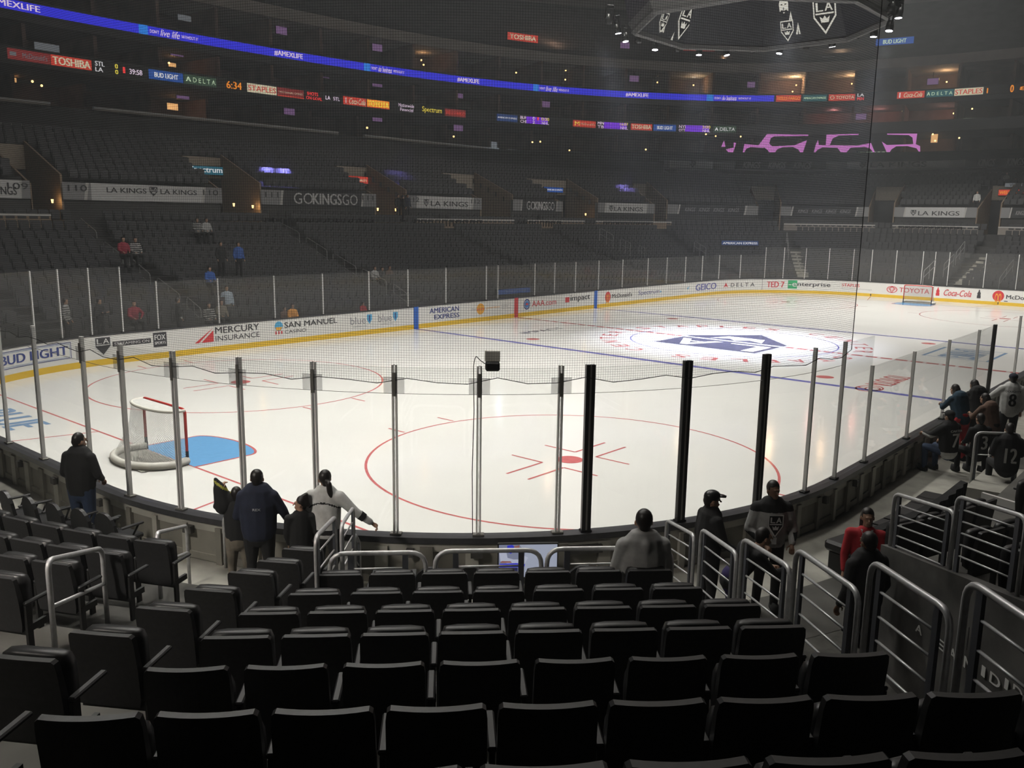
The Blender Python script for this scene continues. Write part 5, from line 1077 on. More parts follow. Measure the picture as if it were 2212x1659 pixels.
RA = {('x', -17.3): [(146,436,160,452),(160,449,164,470),(172,470,208,500),(223,520,265,552),(279,554,324,592),(339,599,388,636),(403,641,434,667)],
      ('x', -6.3): [(552,460,560,480),(584,452,592,470),(592,474,646,502),(661,512,706,540),(719,546,769,576),(782,580,834,606),(850,613,880,635)],
      ('x', 6.7): [(882,456,902,472),(921,482,961,506),(974,516,1018,534),(1031,541,1079,564),(1093,567,1142,592),(1156,600,1186,620)],
      ('x', 17.5): [(1110,458,1140,476),(1143,484,1184,504),(1196,510,1240,532),(1252,535,1297,556),(1311,556,1357,578),(1371,582,1399,600)]}
for pl, L_ in RA.items():
    for i, q in enumerate(L_): aisle_rail(pl, *q, f"thin grey stair rail, {nth(i)} down the {('first','second','third','fourth')[[-17.3,-6.3,6.7,17.5].index(pl[1])]} aisle of the left stand", 'aisle rails of the left stand')
# corner and end aisles: radial planes through a rink corner centre
def radial(x, y):
    cv = Curve(rr(6)); u, z = cv.hit(x, y); p, t, n = cv.at(u); return ('r', (p.x, p.y), (t.x, t.y))
for i, (q, base) in enumerate((((1296,492,1325,508),(1310,500)),((1340,515,1362,525),(1350,520)),((1380,530,1393,535),(1386,532)),((1500,520,1525,535),(1512,530)),((1996,585,2022,560),(2085,560)),((2040,570,2062,548),(2085,560)),((2066,545,2085,520),(2085,560)),((2160,600,2190,560),(2200,590)),((1700,500,1704,540),(1700,520)))):
    aisle_rail(radial(*base), *q, f'thin rail beside a far corner stair, {nth(i)} from the left', 'rails of the far corner')
# rails on top of the tunnels
C205 = Curve(rr(17.6))
for i, (xa, xb, y) in enumerate(((25,72,318),(352,420,340),(462,490,346),(692,716,363),(747,794,366),(1602,1636,402),(1692,1712,402),(1850,1882,402),(1884,1970,402),(2118,2155,401))):
    u0, z = C205.hit(xa, y); u1, _ = C205.hit(xb, y); p, t, n = C205.at(u0); q, _, _ = C205.at(u1); L = (q-p).length; e = empty('tunnel_rail', (p.x, p.y, z-.75), math.atan2((q-p).y, (q-p).x), f'white U-shaped rail above a stand tunnel, {nth(i)} from the left', 'railing', 'rails above the tunnels'); mb = MB(); mb.tube([(0,0,0),(0,0,.75),(L,0,.75),(L,0,0)], .025, 'rail_far', 5); mb.build('rail_frame', e)
    mb = MB(); mb.tube([(L/2,0,0),(L/2,0,.75)], .02, 'rail_far', 5); mb.build('post', e)
# light stairs in the end stand
for st, lab in ((1735, 'a'), (2095, 'b')):
    mb = MB(); cvs = st_of(Curve(rr(4)).hit(st, 565)[0], Curve(rr(4)))
    for k in range(9):
        for h_ in (0, 1):
            D0 = LOW[k]+h_*.42; p = st_pt(D0, cvs); q = st_pt(D0+.42, cvs); d = (q-p).normalized(); w = d.cross(V((0,0,1)))*.52; z = lowz(k)+.02+h_*.14
            mb.add([(p-w)+V((0,0,z)), (p+w)+V((0,0,z)), (q+w)+V((0,0,z)), (q-w)+V((0,0,z)), (p-w)+V((0,0,z-.2)), (p+w)+V((0,0,z-.2))], [(0,1,2,3),(4,5,1,0)], 'concrete')
    struct(mb.build('floor_end_stairs'))

for i, (xa, xb, yt, yb) in enumerate(((1635,1662,127,133),(1776,1803,123,130),(2062,2089,106,113),(1383,1418,122,131))):
    quad_fixed(CUP, xa, xb, yt, yb, 'light_cap', 'ledge_box', f'pale box ledge at an upper deck stairway, {nth(i)} of four', 'ledge', 'upper deck ledges', .3)
# ================================================================ HANGING SCOREBOARD
ZB = 13.6; e = empty('scoreboard', (0,-.3,ZB), 0, 'huge black octagonal scoreboard hanging over centre ice with team shields', 'scoreboard')
def octp(r, z, k=.42):
    """eight-sided ring, long sides along the rink sides"""
    a, b = r, r*k; return [V(q) for q in ((-b,-a,z),(b,-a,z),(a,-b,z),(a,b,z),(b,a,z),(-b,a,z),(-a,b,z),(-a,-b,z))]
r0 = octp(4.75, 0); r1 = octp(3.4, 3.6)
def shell(rings, m):
    mb = MB(); 
    for a, b in zip(rings, rings[1:]):
        mb.add(a+b, [(i, (i+1) % 8, 8+(i+1) % 8, 8+i) for i in range(8)], m)
    return mb
mb = MB(); mb.tube(octp(4.85, -.05), .17, 'truss', 6, closed=True); mb.build('bottom_truss', e)
mb = shell([octp(5.1,.25), octp(5.6,2.6), octp(5.6,6.5), octp(4.2,7.5)], 'black'); mb.add(octp(4.2,7.5), [tuple(range(8))], 'black'); mb.build('outer_body', e)
mb = shell([octp(4.95,-.02), octp(5.15,.3)], 'truss'); mb.build('lower_skirt', e)
mb = MB(); 
for i in range(8): a, b, c, d = r0[i], r0[(i+1) % 8], r1[(i+1) % 8], r1[i]; k = .004; mb.add([a, b, c, d], [(0,1,2,3)], 'e_dgrey')
mb.add(r1, [tuple(range(8))], 'black'); scr = mb.build('underside_screen', e)
def face(i, flip=False):
    a, b, c, d = r0[i], r0[(i+1) % 8], r1[(i+1) % 8], r1[i]; n = (b-a).cross(d-a).normalized(); cen = (a+b+c+d)/4; n = n if n.dot(-cen) > 0 else -n
    ux = (b-a).normalized(); m0 = (a+b)/2; uy = ((c+d)/2-m0).normalized(); L = (b-a).length
    if ux.cross(uy).dot(n) < 0: ux = -ux
    return on_flat(m0, ux, uy, n), L, ((c+d)/2-m0).length
def person_pic(mb, f, u, v, s):
    """a bearded man in a dark sweater with a shield, drawn as on the screen"""
    shape(mb, 'e_logo', f, [(-.28,.1),(-.3,.5),(-.2,.85),(0,.95),(.2,.85),(.3,.5),(.28,.1),(.12,-.25),(-.12,-.25)], u, v, s, s, .02)
    shape(mb, 'e_black', f, [(-.32,.7),(-.2,1.05),(0,1.12),(.2,1.05),(.32,.7),(.2,.86),(-.2,.86)], u, v, s, s, .03)
    shape(mb, 'e_black', f, [(-.27,.05),(-.16,.16),(0,.1),(.16,.16),(.27,.05),(.14,-.3),(-.14,-.3)], u, v, s, s, .03); shape(mb, 'e_logo', f, [(-.06,.02),(.06,.02),(.04,-.04),(-.04,-.04)], u, v, s, s, .04)
    for q in (-.12, .12): shape(mb, 'e_black', f, [(-.06,-.02),(.06,-.02),(.06,.04),(-.06,.04)], u+q*s, v+.46*s, s, s, .03)
    for q in (-.02,): shape(mb, 'e_dim', f, [(-.03,.12),(.03,.12),(.05,.3),(-.02,.3)], u+q*s, v, s, s, .035)
def face_uv(i, x, y):
    f, L, Hh = face(i); o, ux, vy = V(f(0,0,0)), V(f(1,0,0))-V(f(0,0,0)), V(f(0,1,0))-V(f(0,0,0)); n = ux.cross(vy); d = V(ray(x, y)); c = V(CP)-V((0,-.3,ZB)); t = (o-c).dot(n)/d.dot(n); q = c+d*t-o; return q.dot(ux), q.dot(vy), t
def pick(x, y):
    best = None
    for i in range(8):
        f, L, Hh = face(i); u, v, t = face_uv(i, x, y)
        if abs(u) <= L/2*1.05 and -.1 <= v <= Hh*1.1 and t > 0 and (best is None or t > best[0]): best = (t, i, u, v)
    return best
mb = MB()
for x, y, w, h in ((1782, 33, 1.05, 1.35), (1478, 46, 1.05, 1.4)):
    b_ = pick(x, y)
    if b_: crest(mb, face(b_[1])[0], b_[2], b_[3], w, h, 'e_black', 'e_logo', .02)
for x, y in ((1693, 12),):
    b_ = pick(x, y)
    if b_: person_pic(mb, face(b_[1])[0], b_[2], b_[3]-.3, .75)
for x, y, w in ((1701, 66, .62), (1432, 48, .6)):
    b_ = pick(x, y)
    if b_: crest(mb, face(b_[1])[0], b_[2], b_[3], w, w*1.3, 'e_black', 'e_logo', .02)
for x, y in ((1708, 38), (1724, 62), (1437, 30), (1434, 58), (1451, 82)):
    b_ = pick(x, y)
    if b_: shape(mb, 'e_logo', face(b_[1])[0], [(-.14,-.3),(-.02,-.3),(0,.1),(.05,-.3),(.14,-.3),(.03,.35)], b_[2], b_[3], .8, .8, .02)
mb.build('screen_picture', scr)
mb = MB()
for i in range(8):
    a, b = octp(4.85, -.05)[i], octp(5.5, 2.4)[i]; mb.tube([a, b], .07, 'truss', 6)
mb.build('corner_truss', e)
mb = MB()
for x, y in ((-3,-2),(3,-2),(3,2),(-3,2)): mb.tube([(x,y,7),(x,y,24)], .04, 'truss', 5)
mb.build('hanging_cable', e)
# moving-head lights under its rim; the lit ones as in the photograph
SP = [(1316,45,0),(1334,66,1),(1350,84,1),(1378,88,0),(1415,102,1),(1462,106,0),(1510,113,1),(1568,114,1),(1625,108,0),(1685,110,1),(1742,100,0),(1797,95,1),(1850,78,0),(1888,73,1),(1922,60,1),(1941,32,1),(1925,20,0)]
ring = Curve([(p.x, p.y-.3) for p in octp(5.15, 0)]+[(octp(5.15,0)[0].x, octp(5.15,0)[0].y-.3)])
def build_spot(lit):
    r = empty('stage_spotlight', (0,0,0)); mb = MB(); mb.tube([(0,0,.16),(0,0,-.05),(0,0,-.22)], [.12,.16,.15], 'black', 10); mb.build('head', r, True)
    mb = MB(); mb.box((-.20,-.03,-.02), (-.17,.03,.34), 'black'); mb.box((.17,-.03,-.02), (.20,.03,.34), 'black'); mb.box((-.2,-.04,.32), (.2,.04,.37), 'black'); mb.build('yoke', r)
    mb = MB(); mb.bbox((0,0,.44), (.30,.22,.16), 'black', .02); mb.build('base', r); mb = MB(); mb.tube([(0,0,-.215),(0,0,-.235)], .135, 'e_spot' if lit else 'black', 12); mb.build('lens', r); return r
protos = {0: build_spot(0), 1: build_spot(1)}; usedp = set()
for i, (x, y, lit) in enumerate(SP):
    zz = ZB-.95; 
    which = -1 if 1370 < x < 1900 else 0
    try: u, _ = ring.hit(x, y, which); p = ring.at(u)[0]; z = ring.hit(x, y, which)[1]
    except Exception: q = at_z(x, y, 13.6); p = q; z = 13.6
    if abs(z-13.1) > 1.6: q = at_z(x, y, 13.2); p = q; z = 13.2
    o = protos[lit] if lit not in usedp else copy_tree(protos[lit]); usedp.add(lit); o.location = (p.x, p.y, z+.1); o.rotation_euler = (random.uniform(-.2,.2), random.uniform(-.2,.2), random.uniform(0,3))
    tag(o, f"{'lit' if lit else 'unlit'} black moving-head stage light under the scoreboard, {nth(i)} from the left", 'spotlight', 'stage lights under the scoreboard')
# ================================================================ PEOPLE
def remesh(mb, name, voxel, mats, paint=None, smooth=2):
    me = mb.mesh('tmp'); o = bpy.data.objects.new('tmp', me); COL.objects.link(o)
    md = o.modifiers.new('r', 'REMESH'); md.mode = 'VOXEL'; md.voxel_size = voxel
    if smooth: sm = o.modifiers.new('s', 'SMOOTH'); sm.factor = .5; sm.iterations = smooth
    dg = bpy.context.evaluated_depsgraph_get(); r = bpy.data.meshes.new_from_object(o.evaluated_get(dg)); bpy.data.objects.remove(o); bpy.data.meshes.remove(me); r.name = name
    r.materials.clear()
    for m in mats: r.materials.append(M[m])
    r.polygons.foreach_set('use_smooth', [True]*len(r.polygons)); mi = [0]*len(r.polygons)
    if paint: mi = [paint(p.center) for p in r.polygons]
    r.polygons.foreach_set('material_index', mi); r.update(); return r
def cap_(mb, a, b, ra, rb, n=9, flat=None):
    """tapered limb with rounded ends; flat squeezes it front to back"""
    a, b = V(a), V(b); t = (b-a); L = t.length; t = t.normalized() if L > 1e-6 else V((0,0,1)); pts = []; rs = []
    for q in (-1, -.8, -.45, 0): pts.append(a+t*ra*q); rs.append(ra*math.sqrt(max(.001, 1-q*q)))
    for q in (0, .45, .8, 1): pts.append(b+t*rb*q); rs.append(rb*math.sqrt(max(.001, 1-q*q)))
    pts = [p for p in pts]; up = V((0,1,0)) if abs(t.y) < .9 else V((0,0,1)); up = (up-t*up.dot(t)).normalized(); w = t.cross(up); vs = []; fs = []
    for p, r in zip(pts, rs):
        for k in range(n): g = 2*math.pi*k/n; vs.append(p+up*math.cos(g)*r*(flat or 1)+w*math.sin(g)*r)
    N = len(pts)
    for i in range(N-1):
        for k in range(n): l = (k+1) % n; fs.append((i*n+k, i*n+l, i*n+n+l, i*n+n+k))
    fs += [tuple(range(n-1,-1,-1)), tuple(range((N-1)*n, N*n))]; mb.add(vs, fs, 'skin')
def hand_(mb, w, d, s, grip=.5, k=1.0):
    """palm, four unequal curled fingers and a thumb from its side; d = forearm direction"""
    d = V(d).normalized(); side = d.cross(V((0,0,1))); side = side.normalized() if side.length > .1 else V((1,0,0)); dn = side.cross(d).normalized(); dn = dn if dn.z < 0 else -dn; w = V(w); c = w+d*.05*k
    cap_(mb, w, w+d*.07*k, .024*k, .034*k, 8, .62)
    for i, (off, L) in enumerate(((-.027,.062),(-.009,.074),(.010,.070),(.028,.054))):
        b = w+d*.09*k+side*off*k; m = b+(d*(1-grip)+dn*grip).normalized()*L*.5*k; e = m+(d*(1-2*grip)+dn*min(1, grip*1.8)).normalized()*L*.5*k; cap_(mb, b-d*.01*k, m, .0098*k, .0092*k, 6); cap_(mb, m, e, .0092*k, .0082*k, 6)
    tb = w+d*.035*k-side*s*.03*k; tm = tb+(d*.6-side*s*.8+dn*.3).normalized()*.04*k; cap_(mb, tb, tm, .013*k, .011*k, 6); cap_(mb, tm, tm+(d*.9+dn*.4).normalized()*.032*k, .011*k, .009*k, 6)
STAND = dict(pel=(0,0,.93), chest=(0,.01,1.28), neck=(0,.0,1.47), head=(0,.02,1.615), sl=(-.185,0,1.40), sr=(.185,0,1.40), el=(-.25,-.02,1.12), er=(.25,-.02,1.12), wl=(-.24,.10,.90), wr=(.24,.10,.90), hl=(-.09,0,.92), hr=(.09,0,.92), kl=(-.11,.02,.50), kr=(.11,.02,.50), al=(-.12,-.03,.09), ar=(.12,-.03,.09))
SIT = dict(pel=(0,0,.50), chest=(0,.03,.86), neck=(0,.04,1.05), head=(0,.07,1.195), sl=(-.18,.03,.985), sr=(.18,.03,.985), el=(-.24,.08,.74), er=(.24,.08,.74), wl=(-.14,.30,.66), wr=(.14,.30,.66), hl=(-.10,.03,.50), hr=(.10,.03,.50), kl=(-.14,.45,.50), kr=(.14,.45,.50), al=(-.14,.42,.09), ar=(.14,.42,.09))
def person(label, loc, yaw, H=1.75, top='c_black', legs='c_black', pose=None, base=STAND, head_yaw=0, hair='short', hat=None, skin='skin', voxel=.014, fat=1.0, hood=None, sleeves=True, collar=None, stripes=None, group=None, paintf=None, extra=None, fine=True, coat=0, name='person', loose=.0):
    k = H/1.75; P = dict(base); P.update(pose or {}); P = {a: V(b)*k for a, b in P.items()}
    dx, dy = math.cos(R(yaw)), math.sin(R(yaw)); rz = R(yaw-90)
    hd, nk = P['head'], P['neck']; hy = R(head_yaw); fw = V((-math.sin(hy), math.cos(hy), 0)); sd = V((fw.y, -fw.x, 0)); up = V((0,0,1))
    # ---- body: skin, one surface
    mb = MB(); r_ = k
    def hp(x, y, z): return hd+sd*x*k+fw*y*k+up*z*k
    mb.ball(hp(0,-.012,.02), (.076*k,.092*k,.098*k), 'skin', 12, 9); cap_(mb, hp(0,.025,-.03), hp(0,.045,-.075), .056*k, .036*k, 9); 
    if fine:
        cap_(mb, hp(0,.085,.01), hp(0,.108,-.022), .009*k, .014*k, 6); cap_(mb, hp(-.02,.082,-.055), hp(.02,.082,-.055), .010*k, .010*k, 6)
        for s in (-1, 1): mb.ball(hp(s*.078,-.01,-.01), (.012*k,.020*k,.030*k), 'skin', 7, 5)
        cap_(mb, hp(-.03,.082,.024), hp(.03,.082,.024), .010*k, .010*k, 6)
    cap_(mb, nk-up*.03*k, hd-up*.04*k-fw*.01*k, .055*k, .052*k); cap_(mb, P['chest'], nk-up*.05*k, .11*k, .07*k, 9, .8); cap_(mb, P['pel'], P['chest'], .11*k, .12*k, 9, .8)
    for s, S_, E2, W2, HH, KK, AA in ((-1,'sl','el','wl','hl','kl','al'),(1,'sr','er','wr','hr','kr','ar')):
        cap_(mb, P['chest']+up*.08*k, P[S_], .06*k, .045*k); cap_(mb, P[S_], P[E2], .046*k, .036*k); cap_(mb, P[E2], P[W2], .036*k, .024*k)
        if fine: hand_(mb, P[W2], P[W2]-P[E2], s, .5, k)
        else: cap_(mb, P[W2], P[W2]+(P[W2]-P[E2]).normalized()*.09*k, .03*k, .03*k)
        cap_(mb, P[HH], P[KK], .075*k, .052*k); cap_(mb, P[KK], P[AA], .050*k, .034*k); cap_(mb, P[AA], P[AA]+V((0,.10,-.04))*k, .035*k, .03*k)
    root = bpy.data.objects.new(name, remesh(mb, name, voxel*(.62 if fine else 1), [skin], None, 1)); COL.objects.link(root); root.location = loc; root.rotation_euler[2] = rz; tag(root, label, 'person', group)
    def part(nm, mbx, mats, paint=None, vx=voxel, sm=2):
        o = bpy.data.objects.new(nm, remesh(mbx, nm, vx, mats, paint, sm)); COL.objects.link(o); o.parent = root; KIDS.setdefault(root, []).append(o); return o
    # ---- top garment
    f = fat; mb = MB(); g = loose
    cap_(mb, P['pel']+up*(.02-coat)*k, P['chest']-up*.02*k, (.155*f+g)*k, (.165*f+g)*k, 12, .74); cap_(mb, P['chest'], P['chest']+up*.09*k, (.17*f+g)*k, (.15*f+g)*k, 12, .70); cap_(mb, P['chest']+up*.06*k, nk-up*.03*k, .13*f*k, .072*k, 10, .85)
    for S_, E2, W2 in (('sl','el','wl'),('sr','er','wr')):
        cap_(mb, P['chest']+up*.10*k, P[S_]-up*.01*k, .085*k, (.074+g*.5)*k); cap_(mb, P[S_]-up*.01*k, P[E2], (.072+g*.6)*k, (.056+g*.5)*k)
        if sleeves: cap_(mb, P[E2], P[E2].lerp(P[W2], .92), (.055+g*.5)*k, (.040+g*.3)*k)
    if hood: cap_(mb, nk+V((-.07,-.07,-.01))*k, nk+V((.07,-.07,-.01))*k, .055*k, .055*k); cap_(mb, nk+V((-.08,-.03,-.02))*k, nk+V((-.06,.06,-.03))*k, .04*k, .03*k); cap_(mb, nk+V((.08,-.03,-.02))*k, nk+V((.06,.06,-.03))*k, .04*k, .03*k); cap_(mb, nk+V((0,-.10,-.04))*k, nk+V((0,-.13,-.17))*k, .07*k, .03*k)
    tm = [top]+(stripes or []); pf = (lambda c: paintf(c/k, P)) if paintf else None
    part('jersey' if stripes else 'jacket', mb, tm, pf)
    if collar: mb = MB(); mb.tube([nk+V((math.cos(a)*.078, math.sin(a)*.075-.005, -.012-.012*math.sin(a)))*k for a in [R(q) for q in range(0, 360, 30)]], .014*k, collar, 6, closed=True); mb.build('collar', root, True)
    # ---- trousers
    mb = MB(); cap_(mb, P['pel']+up*.03*k, P['pel']-up*.04*k, .142*f*k, .140*f*k, 12, .8)
    for HH, KK, AA in (('hl','kl','al'),('hr','kr','ar')): cap_(mb, P[HH], P[KK], .094*f*k, .070*k); cap_(mb, P[KK], P[AA]+up*.0*k, .068*k, .056*k)
    part('trousers', mb, [legs])
    for AA in ('al', 'ar'):
        mb = MB(); a = P[AA]; mb.loft([[a+V((x*w, y, z))*k for x, y in ((-.04,-.06),(.04,-.06),(.045,.06),(.035,.15),(0,.175),(-.035,.15),(-.045,.06))] for z, w in ((-.09,1),(-.05,1.05),(-.02,.9),(.02,.7))], 'c_black'); mb.build('shoe', root, True)
    # ---- hair, hat
    mb = MB()
    if hair in ('short', 'pony', 'long', 'bun'):
        mb.ball(hp(0,-.022,.035), (.084*k,.096*k,.100*k), 'hair', 12, 8); cap_(mb, hp(0,-.06,-.0), hp(0,-.055,-.05), .062*k, .05*k, 9)
        if hair == 'pony': cap_(mb, hp(0,-.10,.0), hp(.01,-.15,-.03), .030*k, .035*k); cap_(mb, hp(.01,-.15,-.03), hp(.03,-.14,-.20), .038*k, .042*k); cap_(mb, hp(.03,-.14,-.20), hp(.04,-.13,-.38), .042*k, .016*k)
        if hair == 'bun': cap_(mb, hp(0,-.05,.12), hp(-.0,-.10,.15), .035*k, .035*k); cap_(mb, hp(0,-.10,.14), hp(.0,-.13,-.02), .035*k, .03*k)
        if hair == 'long': cap_(mb, hp(0,-.06,.0), hp(0,-.08,-.20), .085*k, .08*k)
        cut_ = hd
        hm = remesh(mb, 'hair', voxel*.8, ['hair'], None, 1)
        for v in hm.vertices:
            q = v.co-hd; y = q.dot(fw)/k; z = q.z/k
            if y > .03 and z < .055: v.co = v.co-fw*(y-.0)*k*.9
        o = bpy.data.objects.new('hair', hm); COL.objects.link(o); o.parent = root
    if hat:
        mb = MB(); 
        for i in range(1): mb.ball(hp(0,-.01,.055), (.093*k,.108*k,.080*k), hat, 14, 8)
        if hat != 'beanie': mb.loft([[hp(-.07,.07,.055+z), hp(-.055,.15,.045+z), hp(0,.175,.045+z), hp(.055,.15,.045+z), hp(.07,.07,.055+z)] for z in (0, .012)], hat, closed=True)
        mb.build('cap', root, True)
    if extra: extra(root, P, k, hp)
    return root
def at_floor(s, w): return nw(s, w, .4)
def jersey_num(txt, name, m, w=.26, h=.24, z=1.17):
    def ex(root, P, k, hp):
        c = P['chest']; mb = MB(); dpt = -.172*k
        def fb(u, v, d): return (c.x+u, c.y+dpt-d-.0+.35*u*u, c.z+v)
        letter(mb, txt, m, fb, -w/2*k, -.25*k, w/2*k, .03*k, .004, .03)
        if name: letter(mb, name, m, fb, -.15*k, .06*k, .15*k, .105*k, .004, .02)
        mb.build('lettering', root)
    return ex
# --- left of the centre block
person('man in a black jacket and dark jeans standing alone at the left glass', nw(-5.88, -1.30, .42), 30, 1.80, 'c_black', 'c_jean', dict(el=(-.26,.0,1.14), wl=(-.20,.14,1.0), er=(.27,.02,1.14), wr=(.20,.20,1.02), head=(0,.045,1.61)), fat=1.30, hair='short', head_yaw=-25, voxel=.016, loose=.012)
def hoodraise(root, P, k, hp):
    mb = MB(); cap_(mb, P['wl']+V((.02,0,-.22)), P['wl']+V((-.02,0,.0)), .13, .09); cap_(mb, P['wl']+V((-.02,0,.0)), P['wl']+V((-.07,0,.13)), .08, .03); cap_(mb, P['wl']+V((.10,.0,-.12)), P['wl']+V((.2,0,-.25)), .08, .09)
    o = bpy.data.objects.new('raised_hood', remesh(mb, 'raised_hood', .018, ['c_black', 'c_yellowtrim'], lambda c: 1 if abs((c-P['wl']).z*.8+(c-P['wl']).x*.6-.04) < .012 else 0, 1)); COL.objects.link(o); o.parent = root
mat('c_yellowtrim', (.35,.33,.05), .8)
person('person in black raising a dark garment with yellow trim at the glass', nw(-3.22, .42, .42), 50, 1.50, 'c_black', 'c_khaki', dict(el=(-.30,.02,1.44), wl=(-.22,.05,1.70), sl=(-.19,0,1.42)), fat=1.25, hair='short', extra=hoodraise)
def letters_back(root, P, k, hp):
    c = P['chest']; mb = MB(); fb = lambda u, v, d: (c.x+u, c.y-.185*k-d+.3*u*u, c.z+v); letter(mb, 'REX', 'c_silver', fb, -.03, -.03, .07, .0, .006, .01); mb.build('lettering', root)
person('man in a navy coat with dark hair watching beside the girl', nw(-2.93, .52, .42), 45, 1.76, 'c_navy', 'c_black', dict(er=(.30,.05,1.18), wr=(.36,.16,.98), el=(-.27,.02,1.12), wl=(-.20,.2,1.05)), fat=1.35, extra=letters_back, loose=.02, hair='short', collar='c_black')
person('small girl with a high ponytail in a black coat, smiling in profile', nw(-2.38, .60, .42), 60, 1.42, 'c_black', 'c_black', dict(el=(-.22,.02,1.12), wl=(-.18,.12,.92)), hair='bun', head_yaw=75, coat=.10, fat=1.1)
def jp(c, P):
    z = c.z; x = abs(c.x); zs = 1.36-.35*max(0, x-.05)
    if abs(z-(1.33-.25*x*x*8)) < .010 and x < .20 and c.y < .02: return 1
    if abs(z-.93) < .035 or (x > .26 and abs(z-1.06) < .03 and c.x < 0): return 1
    return 0
def armband(c, P):
    j = jp(c, P); e, w = P['er'], P['wr']; d = (w-e); t = (c*1.0-e/ (P['neck'].z/1.47)).dot(d)/d.length_squared if 0 else 0
    return j
def womanx(root, P, k, hp):
    mb = MB(); a, b = P['er'], P['wr']; mb.tube([a.lerp(b, .32), a.lerp(b, .58)], [.062, .058], 'c_black', 12, caps=False); mb.build('sleeve_band', root, True)
person('woman in a white hockey jersey with a long dark ponytail, hand on the railing', nw(-2.07, .50, .42), 35, 1.74, 'c_white', 'c_black', dict(er=(.37,.02,1.20), wr=(.58,.10,1.02), el=(-.28,-.04,1.12), wl=(-.20,.10,.95), head=(-.02,.04,1.61)), hair='pony', head_yaw=35, stripes=['c_black'], paintf=jp, loose=.02, fat=1.12, collar='c_black', extra=womanx)
# --- right side
person('man in a black cap and black jacket in profile by the glass', nw(2.74, 1.42, .42), -35, 1.72, 'c_black', 'c_black', dict(er=(.30,.05,1.14), wr=(.34,.26,1.02)), hat='black', head_yaw=-10, fat=1.25, loose=.01)
def gj(c, P):
    z = c.z; x = c.x
    if z > 1.36+.2*abs(x)*0: return 1
    if z < .90: return 1
    if abs(x) > .24 and 1.02 < z < 1.10: return 1
    return 0
def crestx(root, P, k, hp):
    c = P['chest']; mb = MB(); fb = lambda u, v, d: (c.x-u, c.y+.172*k+d, c.z+v-.07); crest(mb, fb, 0, 0, .19, .26, 'c_black', 'c_white', .004); mb.build('crest', root)
    mb = MB(); mb.tube([P['neck']+V((-.07,.02,0)), P['chest']+V((-.03,.14,.0)), P['chest']+V((0,.15,-.25))], .004, 'black', 4); mb.tube([P['neck']+V((.07,.02,0)), P['chest']+V((.03,.14,.0)), P['chest']+V((0,.15,-.25))], .004, 'black', 4); mb.bbox(P['chest']+V((0,.155,-.28)), (.07,.01,.09), 'c_silver', .003); mb.build('lanyard', root)
person('man in a grey and black team jersey with a lanyard, facing the camera', nw(3.62, 1.15, .42), 222, 1.76, 'c_grey', 'c_black', dict(el=(-.28,.02,1.12), wl=(-.22,.20,.98), er=(.28,.02,1.12), wr=(.14,.24,.98)), stripes=['c_black'], paintf=gj, extra=crestx, fat=1.15, loose=.02, skin='skin_dark', head_yaw=12)
person('man in dark clothes leaning forward behind the sloping railing', nw(2.86, 2.12, .42), -40, 1.66, 'c_black', 'c_purple', dict(chest=(0,.12,1.16), neck=(0,.24,1.32), head=(0,.34,1.43), sl=(-.18,.2,1.27), sr=(.18,.2,1.27), el=(-.25,.30,1.03), er=(.25,.38,1.05), wl=(-.12,.52,1.0), wr=(.12,.58,1.05), pel=(0,-.05,.90)), skin='skin', head_yaw=0, fat=1.1)
def usher(root, P, k, hp):
    nk = P['neck']; mb = MB(); mb.poly([nk+V((-.07,.07,.0)), nk+V((.07,.07,.0)), nk+V((.0,.155,-.17))], 'c_white', (0,-.01,0)); mb.build('shirt_front', root)
person('woman usher in a red blazer and white shirt talking to a man', nw(4.52, 1.86, .42), 205, 1.63, 'c_red', 'c_black', dict(el=(-.24,.02,1.1), er=(.24,.02,1.1)), hair='long', extra=usher, head_yaw=5)
person('man in a black jacket seen from behind, facing the red usher', nw(4.00, 2.95, .42), 60, 1.74, 'c_black', 'c_black', dict(), fat=1.3, skin='skin_dark', loose=.015)
person('seated person in a grey hooded sweatshirt at the right end of the front row', nw(1.38, 3.72, 1.33), 45, 1.78, 'c_grey', 'c_black', dict(), SIT, hood=True, fat=1.25, loose=.02)
# --- right edge spectators
def sp(x, y, z): p = at_z(x, y, z); return V((p.x, p.y, 0))
def place(x, y, ztop, fl): p = at_z(x, y, ztop); return V((p.x, p.y, fl))
LEAN = dict(chest=(0,.10,1.24), neck=(0,.18,1.41), head=(0,.27,1.50), sl=(-.18,.14,1.34), sr=(.18,.14,1.34), el=(-.24,.30,1.12), er=(.24,.30,1.12), wl=(-.14,.45,1.15), wr=(.14,.45,1.15))
person('person in a blue jacket and red hem leaning over the right boards', place(2085, 832, 2.05, .4), 58, 1.75, 'c_teal', 'c_red', LEAN, hair='long', fat=1.3)
person('person in black bending over the boards beside the blue jacket', place(2123, 820, 2.1, .4), 48, 1.78, 'c_black', 'c_black', LEAN, hair='long', fat=1.4)
def whitej(root, P, k, hp): jersey_num('8', 'DOUGHTY', 'c_black', .13)(root, P, k, hp)
person('spectator in a white jersey numbered 8 and a dark cap, seen from behind', place(2188, 828, 1.95, .42), 22, 1.76, 'c_white', 'c_black', dict(el=(-.34,.15,1.2), wl=(-.4,.35,1.1)), hat='c_navy', extra=whitej, fat=1.2, loose=.03)
person('seated spectator in a black jersey numbered 7 with bare forearms', place(2058, 890, 1.72, .42), 62, 1.75, 'c_black', 'c_jean', dict(wl=(-.18,.48,.78), el=(-.26,.22,.80)), SIT, extra=jersey_num('7', 'CARTER', 'c_white', .16), fat=1.15, loose=.03, stripes=['c_white'], paintf=lambda c, P: 1 if (abs(c.x) > .22 and c.z < .80) or c.z < .50 else 0, hat='c_black')
